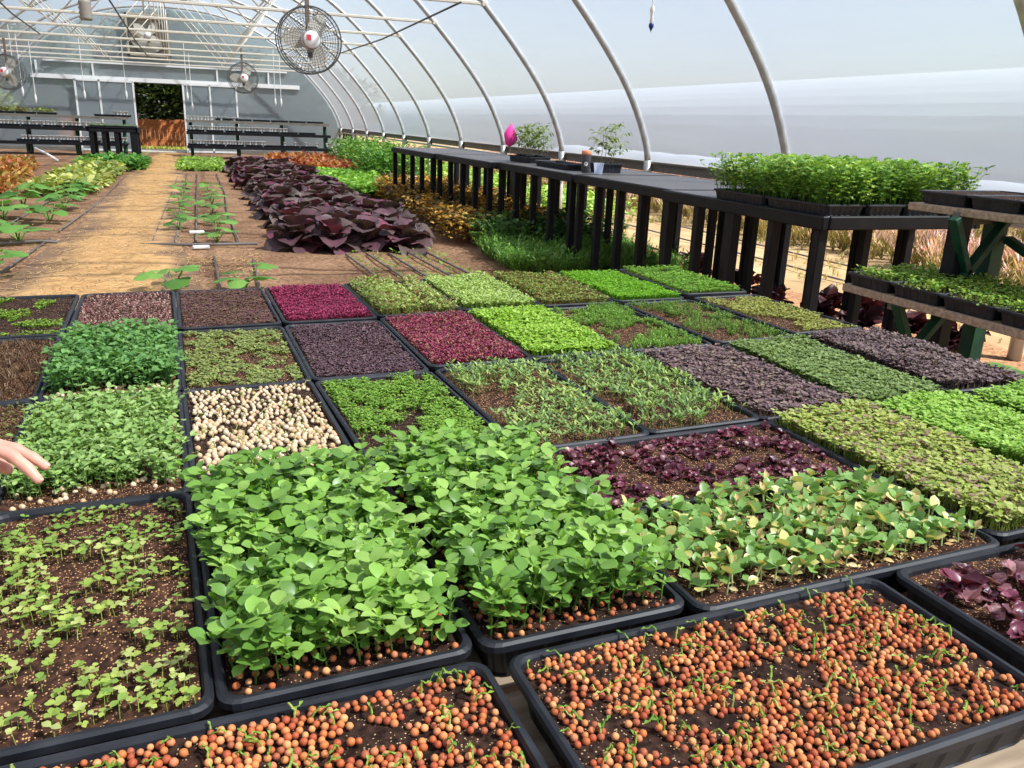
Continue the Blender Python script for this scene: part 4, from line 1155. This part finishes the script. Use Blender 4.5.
PH = lambda n: [(RS.uniform(-TW/2+.016, TW/2-.016), RS.uniform(-TL/2+.016, TL/2-.016)) for _ in range(n)]
def crop(loc, rz, name, label, kern, n, cols, patch=None, scale=(.8,1.2), lean=.15, m='leaf', z=.052, hvar=0, seed=0, cat='seedlings'):
    P = np.array(PH(n*(3 if patch else 1)))
    if patch:
        f, th = patch; keep = vnoise(P[:,0], P[:,1], f, 31+seed)*.7+vnoise(P[:,0], P[:,1], f*2.7, 41+seed)*.3 > th; P = P[keep][:n]
    P = np.column_stack([P, np.full(len(P), z)])
    sz = None
    if hvar: sz = 1+hvar*(vnoise(P[:,0], P[:,1], 9, 77+seed)-.5)*2
    o = stuff(name, kern, at_tray(loc, rz, P), cols, M[m], scale, lean, None, True, sz)
    tag(o, label, cat, kind='stuff'); return o
kc = lambda h, L, W, t=20, n=2, q=.53, **k: [k_coty(h*.52*RS.uniform(.8,1.2), L*q*RS.uniform(.85,1.15), W*q, t, n, **k) for _ in range(8)]
kb = lambda h, n, W, s=25: [k_blades(h, n, W, s) for _ in range(6)]
kf = lambda h, n=4, W=.004: [k_frond(h, n, W) for _ in range(6)]
#        c  r  soil  kernels / n / colours / patch / phrase (tray label, crop label)
CROPS = [
 (-3,3, 0, kc(.016,.012,.009), 420, [S(130,165,50),S(150,180,70),S(100,140,40)], (14,.5), 'lime sprouts scattered on dark soil at back left'),
 (-2,3, 1, kc(.012,.010,.006,35), 900, [S(150,96,96),S(186,140,130),S(110,58,66),S(206,176,160)], None, 'mottled purple and pale pink sprouts behind the left pea shoots'),
 (-1,3, 3, kc(.015,.012,.008,25), 1500, [S(110,70,72),S(132,92,84),S(92,60,58),S(120,100,70)], None, 'brown purple seedlings in the back row left of the magenta ones'),
 (0,3, 0, kc(.022,.013,.008,30), 1900, [S(150,42,82),S(168,60,98),S(124,36,66)], None, 'magenta red seedlings in the back row beside the brown purple ones'),
 (1,3, 3, kc(.040,.019,.012,30), 1000, [S(170,190,104),S(150,176,86),S(186,200,124),S(150,120,80)], (16,.33), 'pale lime seedlings in the back row right of the magenta ones'),
 (2,3, 0, kc(.040,.020,.012,30), 1500, [S(176,198,110),S(160,186,96),S(190,208,130)], None, 'dense pale lime seedlings in the back row, second right of magenta'),
 (3,3, 3, kc(.036,.018,.011,30), 1100, [S(140,156,72),S(160,170,90),S(120,140,60),S(130,100,66)], (12,.3), 'olive green thin seedlings in the back row left of the vivid green'),
 (4,3, 0, kc(.034,.013,.009,25), 2400, [S(122,178,36),S(108,164,28),S(140,192,54)], None, 'vivid green dense low seedlings in the back row'),
 (5,3, 3, kc(.032,.015,.010,25), 1200, [S(124,170,54),S(106,156,44),S(140,182,70)], (14,.34), 'green seedlings with soil gaps in the back right corner'),
 (-3,2, 3, kb(.018,3,.0018,60), 900, [S(104,78,54),S(82,60,42),S(126,100,70)], None, 'dry brown stubble stems at the left edge in the second row from the back'),
 (-1,2, 3, kc(.014,.013,.010,15), 1000, [S(150,164,88),S(132,148,80),S(164,172,104)], (30,.40), 'grey green low seedling clumps between pea shoots and dark purple'),
 (0,2, 0, kc(.018,.012,.009,25), 1900, [S(98,70,78),S(84,58,66),S(114,90,92)], None, 'dark purple brown low seedlings left of the second magenta tray'),
 (1,2, 0, kc(.026,.013,.008,30), 1900, [S(150,54,84),S(166,72,98),S(128,44,70),S(160,112,90)], None, 'magenta red seedlings one row nearer, beside the bright lime ones'),
 (2,2, 0, kc(.036,.021,.014,30), 1500, [S(160,200,70),S(146,188,60),S(178,212,92)], None, 'bright lime seedlings right of the second magenta tray'),
 (3,2, 3, kf(.021,4,.003), 620, [S(130,170,66),S(110,150,56),S(146,184,84)], (13,.42), 'feathery green seedlings in patches over brown soil'),
 (4,2, 3, kf(.021,4,.003), 330, [S(126,160,66),S(110,146,60)], (11,.52), 'sparser feathery green seedlings mostly showing brown soil'),
 (5,2, 3, kc(.022,.016,.010,20), 620, [S(166,170,84),S(150,158,76),S(180,184,104)], (13,.42), 'yellow green thin seedlings at the right edge of the table'),
 (-3,1, 3, kc(.014,.012,.008), 120, [S(120,120,60)], (14,.5), 'bare reddish soil with few sprouts behind the hand'),
 (0,1, 0, kc(.020,.012,.008,20), 1700, [S(130,170,60),S(112,152,52),S(150,186,80)], (30,.38), 'small bright green cress like seedlings right of the pale peas'),
 (1,1, 3, kc(.036,.026,.0085,42,3), 560, [S(146,176,102),S(178,200,112),S(122,156,92)], (13,.36), 'narrow leaved green seedlings, left of the twin trays in the middle'),
 (2,1, 3, kc(.036,.026,.0085,42,3), 620, [S(142,174,102),S(174,198,112),S(118,152,90)], (11,.34), 'narrow leaved green seedlings, right of the twin trays in the middle'),
 (3,1, 0, kc(.034,.018,.014,20), 1700, [S(120,94,96),S(136,108,104),S(104,80,84),S(142,124,110)], None, 'grey purple leafy seedlings beside the twin narrow leaved trays'),
 (4,1, 0, kc(.036,.016,.013,20), 2000, [S(138,160,92),S(120,144,78),S(154,174,110)], None, 'grey green leafy seedlings between two purple trays'),
 (5,1, 0, kc(.040,.018,.014,20), 1800, [S(122,100,100),S(106,84,86),S(140,120,112)], None, 'dark purple leafy seedlings at the right side nearest the rack'),
 (3,0, 0, kc(.050,.015,.0135,15), 2300, [S(182,194,98),S(166,184,86),S(198,204,124),S(188,196,106),S(150,172,84),S(160,130,112)], None, 'yellow green round leaved seedlings mottled with purple at the right'),
 (4,0, 0, kc(.052,.016,.0145,15), 2200, [S(166,202,88),S(148,188,78),S(178,210,108)], None, 'bright lime round leaved seedlings behind the yellow green mottled ones'),
 (5,0, 0, kc(.052,.016,.0145,15), 2200, [S(160,198,84),S(140,182,72),S(172,206,104)], None, 'bright lime round leaved seedlings cut off by the right edge'),
]
for i, (c, r, so, kern, n, cols, patch, ph) in enumerate(CROPS):
    loc, rz = at_slot(c, r)
    make_tray(loc, rz, 'black tray of '+' '.join(ph.split()[:13]), so)
    dark = c in (0,1) and r in (2,3)
    crop(loc, rz, 'seedlings', ph, kern, int(n*(1.3 if 'narrow' in ph or 'stubble' in ph else (1.2 if 'feathery' in ph else 2.5))), cols, patch, m='leafd' if cols[0][1] < cols[0][0]*.75 else 'leaf', seed=i*3, hvar=.25)

# trays of pea shoots, far left
for (c, r, n, cols, ph, sc_) in [(-2,2, 560, [S(112,158,86),S(128,172,98),S(96,142,76)], 'blue green pea shoots one row behind the hand', (1.0,1.3)),
                        (-2,1, 640, [S(150,182,102),S(134,168,90),S(168,196,120)], 'pale green pea shoots under the reaching hand', (.75,1.05))]:
    loc, rz = at_slot(c, r); make_tray(loc, rz, 'black tray of '+ph, 3)
    P = [(RS.uniform(-.122,.122), RS.uniform(-.215,.205), .052) for _ in range(n)]
    tag(stuff('pea_shoots', fine_pea, at_tray(loc, rz, P), cols, M['leaf'], sc_, .12), ph, 'pea shoots', kind='stuff')

# pea seeds ---------------------------------------------------------------
def ball(r, n=10, m=7, dent=0):
    V = [(0,0,r)]; F = []
    for i in range(1, m):
        for k in range(n):
            t = PI*i/m; a = 2*PI*k/n; q = r*(1+RS.uniform(-dent, dent))
            V.append((q*math.sin(t)*math.cos(a), q*math.sin(t)*math.sin(a), q*math.cos(t)*.94))
    V.append((0,0,-r*.94)); L = len(V)-1
    for k in range(n):
        F.append((0, 1+k, 1+(k+1) % n)); b = 1+(m-2)*n; F.append((L, b+(k+1) % n, b+k))
    for i in range(m-2):
        for k in range(n):
            a = 1+i*n+k; b = 1+i*n+(k+1) % n; F += [(a, a+n, b+n), (a, b+n, b)]
    return np.array(V), np.array(F)
pcol = [S(212,126,72),S(222,142,86),S(196,106,62),S(182,90,58),S(230,160,104),S(176,98,68),S(214,134,92)]
wcol = [S(226,196,156),S(234,212,178),S(214,178,138),S(228,200,168)]
def seed_meshes(cols, r, name):
    out = []
    for c in cols:
        V, F = ball(r, 12, 8, .05); T = np.tile(np.array(c), (len(V),1))*RS.uniform(.9,1.08,(len(V),1)); out.append(raw_mesh(name, V, F, M['seed'], T, True))
    return out
pea_me = seed_meshes(pcol, .0040, 'pea'); wpea_me = seed_meshes(wcol, .0048, 'pale_pea')
pea_k = [(lambda b: (b[0], b[1], np.ones((len(b[0]),3))))(ball(.0040, 8, 6, .05)) for _ in range(4)]
sprout_me = []
for i in range(6):
    k = K(); h = RS.uniform(.007,.014); b = RS.uniform(.003,.006)
    pts = [(0,0,0),(b*.3,0,h*.6),(b,0,h),(b*1.9,0,h*.8)]
    for a, c in zip(pts[:-1], pts[1:]): k.add(stem(a, c, .0013, 5), S(150,180,70))
    k.add(leaf(.006,.0035,3,.3,.4), S(120,160,60), rotm(R(10),0,-PI/2), pts[-1])
    k.add(leaf(.005,.003,3,.3,.4), S(150,184,84), rotm(R(50),0,-PI/2+.6), pts[2])
    sprout_me.append(kmesh('sprout', k.done(), (1,1,1), M['leaf']))
sprout_k = []
for i in range(4):
    k = K(); h = RS.uniform(.007,.014); b = RS.uniform(.003,.006); pts = [(0,0,0),(b*.3,0,h*.6),(b,0,h),(b*1.9,0,h*.8)]
    for a, c in zip(pts[:-1], pts[1:]): k.add(stem(a, c, .0013, 4), ONE)
    k.add(leaf(.006,.0035,2,.3,.4), ONE, rotm(R(10),0,-PI/2), pts[-1]); sprout_k.append(k.done())

zs = .0525+.0035
def long_slot(u, v): p = tw(u, v); return (p[0], p[1], ZT), TA+PI/2
P1, P2 = long_slot(-.2765, -.150), long_slot(.2965, -.157)
make_tray(*P1, 'black tray of orange peas cut off at the bottom left front corner', 0)
make_tray(*P2, 'black tray of orange peas at the front right with ribbed side showing', 0)
allp = []
for q, (loc, rz) in enumerate((P1, P2)):
    pts = poisson(2300, -TW/2+.017, TW/2-.017, -TL/2+.017, TL/2-.017, .0074,
                  lambda x, y: float(vnoise(np.array(x), np.array(y), 30, 60+q)*.5+vnoise(np.array(x), np.array(y), 75, 63+q)*.5) > .41)
    for p in at_tray(loc, rz, [(x, y, zs+.001) for x, y in pts]): allp.append((tuple(p), q))
vis = [p for p in allp if in_view(p[0])]; hid = [p for p in allp if not in_view(p[0])]
vis.sort(key=lambda p: project(p[0])[2])
near, rest = vis[:300], vis[300:]+hid
for k, (p, q) in enumerate(near):
    o = link('pea', random.choice(pea_me), None, p); o.rotation_euler = tuple(RS.uniform(0,6,3)); o.scale = (RS.uniform(.85,1.15),)*3
    tag(o, ['orange sprouting pea near the camera, in the front left tray','orange sprouting pea near the camera, in the front right tray'][q], 'pea', ['nearest orange peas in the front left tray','nearest orange peas in the front right tray'][q])
    if RS.uniform() < .22:
        s = link('sprout', random.choice(sprout_me), o, (0,0,0)); s.rotation_euler = (0,0,0)
        o.rotation_euler = (RS.uniform(-.3,.3), RS.uniform(-.3,.3), RS.uniform(0,6))

# two trays of big pea shoots
SA, SB = at_slot(-1, 0), at_slot(0, 0)
make_tray(*SA, 'black tray of tall bright pea shoots, left of the twin front trays', 0)
make_tray(*SB, 'black tray of tall bright pea shoots, right of the twin front trays', 0)
big = []
for i in range(14): big.append(k_pea(RS.uniform(.038,.058), 6, .0185, .0148, .2))
tints = [S(120,162,66),S(134,176,76),S(104,146,60),S(154,190,92)]
big_me = []
for k in range(28):
    a, b = big[k % 14]; c = np.array(tints[k % 4])*RS.uniform(.9,1.1)
    big_me.append((raw_mesh('pea_shoot', a[0], a[1], M['leafg'], a[2]*c, True), raw_mesh('leaves', b[0], b[1], M['leafg'], b[2]*c, True)))
cnt = 0; dense_rest = []
for q, (loc, rz) in enumerate((SA, SB)):
    pts = poisson(300, -TW/2+.02, TW/2-.02, -TL/2+.035, TL/2-.02, .0155)
    W = at_tray(loc, rz, [(x, y, .054) for x, y in pts])
    order = sorted(range(len(W)), key=lambda i: project(W[i])[2])
    for r_, i in enumerate(order):
        if r_ >= 150: dense_rest.append(W[i]); continue
        a, b = random.choice(big_me)
        o = link('pea_shoot', a, None, tuple(W[i]), RS.uniform(0,6)); s = RS.uniform(.9,1.15); o.scale = (s,s,s*RS.uniform(.95,1.1))
        link('leaves', b, o)
        tag(o, ['tall pea shoot in the left of the twin front trays','tall pea shoot in the right of the twin front trays'][q], 'pea shoot', ['pea shoots in the left of the twin front trays','pea shoots in the right of the twin front trays'][q])
comb = []
for (a, b, c), (d, e, f_) in big: comb.append((np.concatenate([a,d]), np.concatenate([b,e+len(a)]), np.concatenate([c,f_])))
tag(stuff('pea_shoots', comb, dense_rest, tints, M['leafg'], (.85,1.2)), 'farther tall pea shoots at the back of the twin front trays', 'pea shoots', kind='stuff')

# remaining orange peas, incl. those at the roots of the pea shoots
P = [p for p, q in rest]
for loc, rz in (SA, SB):
    pts = poisson(520, -TW/2+.017, TW/2-.017, -TL/2+.017, TL/2-.017, .0088); P += [tuple(p) for p in at_tray(loc, rz, [(x,y,zs+.001) for x, y in pts])]
tag(stuff('peas', pea_k, P, pcol, M['seed'], (.85,1.15), 0), 'mass of farther orange peas on the front trays and under the pea shoots', 'peas', kind='stuff')
sp = [(p[0], p[1], p[2]) for p, q in rest if RS.uniform() < .2]
tag(stuff('pea_sprouts', sprout_k, sp, [S(150,180,70),S(120,160,60),S(176,196,100)], M['leaf'], (.8,1.4), .2), 'small green sprouts curling up among the farther orange peas', 'sprouts', kind='stuff')

# pale peas
SW = at_slot(-1, 1); make_tray(*SW, 'black tray of pale cream sprouting peas in the third row', 0)
pts = poisson(620, -TW/2+.018, TW/2-.018, -TL/2+.018, TL/2-.018, .0092, lambda x, y: float(vnoise(np.array(x), np.array(y), 38, 88)) > .24)
W = sorted([tuple(p) for p in at_tray(*SW, [(x,y,zs+.002) for x, y in pts])], key=lambda p: project(p)[2] if -abs(p[0]) else 0)
# nearest rows are hidden by the pea shoots in front, so take the ones that show
vism = [p for p in W if project(p)[1] < 470]; hidm = [p for p in W if project(p)[1] >= 470]
for p in vism[:300]:
    o = link('pale_pea', random.choice(wpea_me), None, p); o.rotation_euler = tuple(RS.uniform(0,6,3)); o.scale = (RS.uniform(1.0,1.3),)*3
    tag(o, 'pale cream sprouting pea on dark soil in the third row tray', 'pea', 'pale cream peas')
P = vism[300:]+hidm
for c, r in ((-2,2),(-2,1)):
    loc, rz = at_slot(c, r)
    P += [tuple(p) for p in at_tray(loc, rz, [(RS.uniform(-.12,.12), RS.uniform(-.255,-.19), zs) for _ in range(34)]+[(RS.uniform(-.12,.12), RS.uniform(.235,.255), zs) for _ in range(16)])]
tag(stuff('pale_peas', pea_k, P, wcol, M['seed'], (1.0,1.3), 0), 'other pale cream peas lying along the edges of the pea shoot trays', 'peas', kind='stuff')
sp = [p for p in W if RS.uniform() < .22]
tag(stuff('pea_sprouts', sprout_k, sp, [S(170,180,90),S(196,190,120)], M['leaf'], (.8,1.3), .2), 'thin yellow green sprouts rising among the pale cream peas', 'sprouts', kind='stuff')

# sparse cotyledon seedlings, left front
SS = at_slot(-2, 0); make_tray(*SS, 'black tray of scattered green seedlings on dark soil at front left', 4)
sk_me = []
for i in range(16):
    k = k_coty(RS.uniform(.010,.018), .0085, .0080, 12, 2 if i % 3 else 3)
    sk_me.append(kmesh('seedling', k, S(*[(174,192,94),(158,184,82),(192,202,122),(142,172,80)][i % 4]), M['leaf']))
pts = poisson(470, -TW/2+.018, TW/2-.018, -TL/2+.018, TL/2-.018, .0072, lambda x, y: float(vnoise(np.array(x), np.array(y), 20, 95)*.5+vnoise(np.array(x), np.array(y), 62, 96)*.5) > .50)
W = sorted([tuple(p) for p in at_tray(*SS, [(x,y,.053) for x, y in pts])], key=lambda p: project(p)[2])
Wv = [p for p in W if in_view(p, 10)]
for p in Wv[:300]:
    o = link('seedling', random.choice(sk_me), None, p, RS.uniform(0,6)); o.scale = (RS.uniform(.75,1.3),)*3
    tag(o, 'small green two leaved seedling on dark soil at front left', 'seedling', 'scattered seedlings at front left')
if Wv[300:]: tag(stuff('seedlings', kc(.014,.0085,.008,12,q=1), Wv[300:], [S(150,178,84),S(134,168,72)], M['leaf']), 'farther scattered green seedlings at the back of the front left tray', 'seedlings', kind='stuff')

# red seedlings (long tray) and the purple tray at the right front
RT = long_slot(.575, .404); make_tray(*RT, 'black tray of dark red ruffled seedlings in the middle of the table', 4)
PT = (lambda p: ((p[0], p[1], ZT), TA))(tw(.746, -.292)); make_tray(*PT, 'black tray of dark purple ruffled seedlings at the right front', 4)
PT2 = (lambda p: ((p[0], p[1], ZT), TA))(tw(1.03, -.292)); make_tray(*PT2, 'black tray of dark purple seedlings cut off by the right edge', 4)
rcol = [S(112,46,66),S(92,38,56),S(132,66,86),S(164,112,116),S(104,58,68)]
red_me = [kmesh('red_seedling', k_ruffle(RS.uniform(.0095,.0145), 7), rcol[i % 5], M['leafg']) for i in range(15)]
for (loc, rz), w, n, sd in ((RT,'in the long tray at the middle',235,3),(PT,'in the right front tray',65,5)):
    pts = poisson(n, -TW/2+.022, TW/2-.022, -TL/2+.022, TL/2-.022,   .0118 if sd == 3 else .021, lambda x, y: float(vnoise(np.array(x), np.array(y), 17, 120+sd)) > (.3 if sd == 3 else .12))
    for p in at_tray(loc, rz, [(x,y,.054) for x, y in pts]):
        o = link('red_seedling', random.choice(red_me), None, tuple(p), RS.uniform(0,6)); o.scale = (RS.uniform(.8,1.4)*(1 if sd == 3 else 1.8),)*3
        tag(o, 'dark red ruffled seedling '+w, 'seedling', 'dark red seedlings '+w)
P = np.array([(x, y, .054) for x, y in poisson(120, -TW/2+.022, TW/2-.022, -TL/2+.022, TL/2-.022, .0145)])
tag(stuff('red_seedlings', [k_ruffle(.019, 6) for _ in range(4)], at_tray(*PT2, P), rcol, M['leafg'], (.8,1.4)), 'dark purple seedlings in the tray cut off by the right edge', 'seedlings', kind='stuff')

# sunflower like sprouts
ST = long_slot(.566, .126); make_tray(*ST, 'black tray of thick green and yellow sprouts left of the yellow green ones', 4)
sun = [k_sun(RS.uniform(.010,.028)) for _ in range(24)]
sun_me = [(raw_mesh('sunflower_sprout', a[0], a[1], M['leafg'], a[2], True), raw_mesh('leaves', b[0], b[1], M['leafg'], b[2], True)) for a, b in sun]
pts = poisson(300, -TW/2+.03, TW/2-.016, -TL/2+.025, TL/2-.025, .0138)
for p in at_tray(*ST, [(x,y,.054) for x, y in pts]):
    a, b = random.choice(sun_me); o = link('sunflower_sprout', a, None, tuple(p), RS.uniform(0,6)); s = RS.uniform(.85,1.2); o.scale = (s,)*3
    link('leaves', b, o); tag(o, 'thick green sprout with pale yellow patches in the long front tray', 'sprout', 'thick sprouts with yellow patches')
hull = []
for i in range(4):
    k = K(); k.add(leaf(.012,.006,3,.1,.5), ONE, rotm(0,RS.uniform(-.6,.6),0)); hull.append(k.done())
P = [(RS.uniform(-.12,.12), RS.uniform(-.25,.25), .057) for _ in range(420)]
tag(stuff('seed_hulls', hull, at_tray(*ST, P), [S(220,190,130),S(198,158,100),S(234,212,160)], M['seed'], (.7,1.3), 0), 'pale empty seed hulls littered under the thick yellow patched sprouts', 'seed hulls', kind='stuff')

# ------------------------------------------------------------------ the reaching hand
def capsule(mb, pts, rad, n=14):
    """closed tapered tube with rounded ends"""
    P = [Vector(p) for p in pts]; out = []; rr = []
    d0 = (P[0]-P[1]).normalized(); d1 = (P[-1]-P[-2]).normalized()
    for t in (1.0,.8,.45): out.append(P[0]+d0*rad[0]*t); rr.append(rad[0]*math.sqrt(max(1e-4, 1-t*t)))
    for p, r_ in zip(P, rad): out.append(p); rr.append(r_)
    for t in (.45,.8,1.0): out.append(P[-1]+d1*rad[-1]*t); rr.append(rad[-1]*math.sqrt(max(1e-4, 1-t*t)))
    mb.tube(out, rr, n)
hm = MB()
# local frame: +X toward the fingertips, +Z back of the hand, +Y toward the far (index) side
def finger(base, yaw, segs, bends, rads):
    p = Vector(base); pts = [p.copy()]; pit = .05
    for L, b in zip(segs, bends):
        pit -= b; d = Vector((math.cos(pit)*math.cos(yaw), math.cos(pit)*math.sin(yaw), math.sin(pit)))
        p = p+d*L; pts.append(p.copy())
    mid = []
    rr = []
    for i in range(len(pts)-1):
        mid += [pts[i], pts[i].lerp(pts[i+1], .5)]; rr += [rads[i]*1.04, (rads[i]+rads[i+1])/2*.95]
    mid.append(pts[-1]); rr.append(rads[-1])
    capsule(hm, mid, rr); return pts
tips = []
fb = [(.092,.031,.002), (.097,.010,.005), (.092,-.011,.003), (.082,-.030,-.002)]
tips.append(finger(fb[0], .04, (.044,.027,.021), (.20,.24,.12), (.0100,.0092,.0083,.0068)))
tips.append(finger(fb[1], .02, (.047,.031,.022), (.34,.30,.15), (.0102,.0094,.0085,.0070)))
tips.append(finger(fb[2], -.02, (.043,.028,.021), (.95,.85,.45), (.0098,.0090,.0081,.0066)))
tips.append(finger(fb[3], -.05, (.034,.021,.018), (1.0,.85,.45), (.0086,.0079,.0071,.0058)))
th = [(.022,.030,-.010), (.052,.052,-.020), (.084,.058,-.032), (.108,.054,-.040)]
capsule(hm, th, (.0150,.0128,.0110,.0085)); tips.append([Vector(p) for p in th])
for b in fb: capsule(hm, [(.0, b[1]*.62, .0), (.05, b[1]*.85, .003), b], (.0165,.0150,.0122))
capsule(hm, [(.01,.004,-.008),(.07,.0,-.006)], (.019,.015)); capsule(hm, [(.015,.026,-.010),(.06,.034,-.012)], (.016,.011))
capsule(hm, [(-.27,.0,.02),(-.16,.0,.012),(-.06,.0,.004),(-.01,0,0),(.02,0,0)], (.046,.040,.031,.027,.025), 18)
hand = hm.build('person', M['skin'], None, True)
md = hand.modifiers.new('union', 'REMESH'); md.mode = 'VOXEL'; md.voxel_size = .0017; md.use_smooth_shade = True
md = hand.modifiers.new('soften', 'SMOOTH'); md.factor = .6; md.iterations = 5
for tp in tips:
    a, b = tp[-2], tp[-1]; d = (b-a).normalized(); side = d.cross(Vector((0,0,1))).normalized()
    if tp is tips[4]: side = d.cross(Vector((0,.9,.5))).normalized()
    upn = side.cross(d); k = MB(); V = []
    r_ = .0076
    for i in range(5):
        for j in range(5):
            s, t_ = -1+j/2, i/4
            w = .0048*math.sqrt(max(.15, 1-(max(0, t_-.55)/.5)**2)); V.append(b+d*(-.004+.0095*t_)+side*s*w+upn*(r_*.92-.0016*s*s-.0014*t_))
    F = [(i*5+j, i*5+j+1, i*5+j+6, i*5+j+5) for i in range(4) for j in range(4)]
    k.add(V, F); k.build('fingernail', M['nail'], hand, True)
tag(hand, "person's bare hand reaching in from the left over pale pea shoots", 'person')
hand.rotation_euler = (R(-14), R(2), math.atan2(-.42,.90)); hand.location = (-.383, 1.214, .876); hand.scale = (.92,)*3

# ------------------------------------------------------------------ light
w = bpy.data.worlds.new('sky'); sc.world = w; w.use_nodes = True; nt = w.node_tree; nt.nodes.clear()
out = nt.nodes.new('ShaderNodeOutputWorld'); bg = nt.nodes.new('ShaderNodeBackground'); sky = nt.nodes.new('ShaderNodeTexSky')
SUN_EL, SUN_AZ = R(52), math.atan2(.80, -.60)     # azimuth measured from +Y toward +X
sky.sky_type = 'NISHITA'; sky.sun_disc = False; sky.sun_elevation = SUN_EL; sky.sun_rotation = SUN_AZ; sky.dust_density = 2.0
nt.links.new(sky.outputs[0], bg.inputs[0]); bg.inputs[1].default_value = .16
nt.links.new(bg.outputs[0], out.inputs[0])
sl = bpy.data.lights.new('sun', 'SUN'); sl.energy = 10.5; sl.angle = R(1.2); sl.color = (1,.94,.82)
so = bpy.data.objects.new('sun', sl); COL.objects.link(so)
sd = Vector((math.sin(SUN_AZ)*math.cos(SUN_EL), math.cos(SUN_AZ)*math.cos(SUN_EL), math.sin(SUN_EL)))
so.rotation_euler = sd.to_track_quat('Z', 'Y').to_euler(); so.location = (8,-8,14)

sc.view_settings.view_transform = 'Standard'; sc.view_settings.look = 'None'; sc.view_settings.gamma = 1
sc.view_settings.use_curve_mapping = False; sc.view_settings.exposure = .27
cy = sc.cycles; cy.use_denoising = True; cy.max_bounces = 8; cy.diffuse_bounces = 4; cy.transparent_max_bounces = 16; cy.transmission_bounces = 6
cy.sample_clamp_indirect = 6
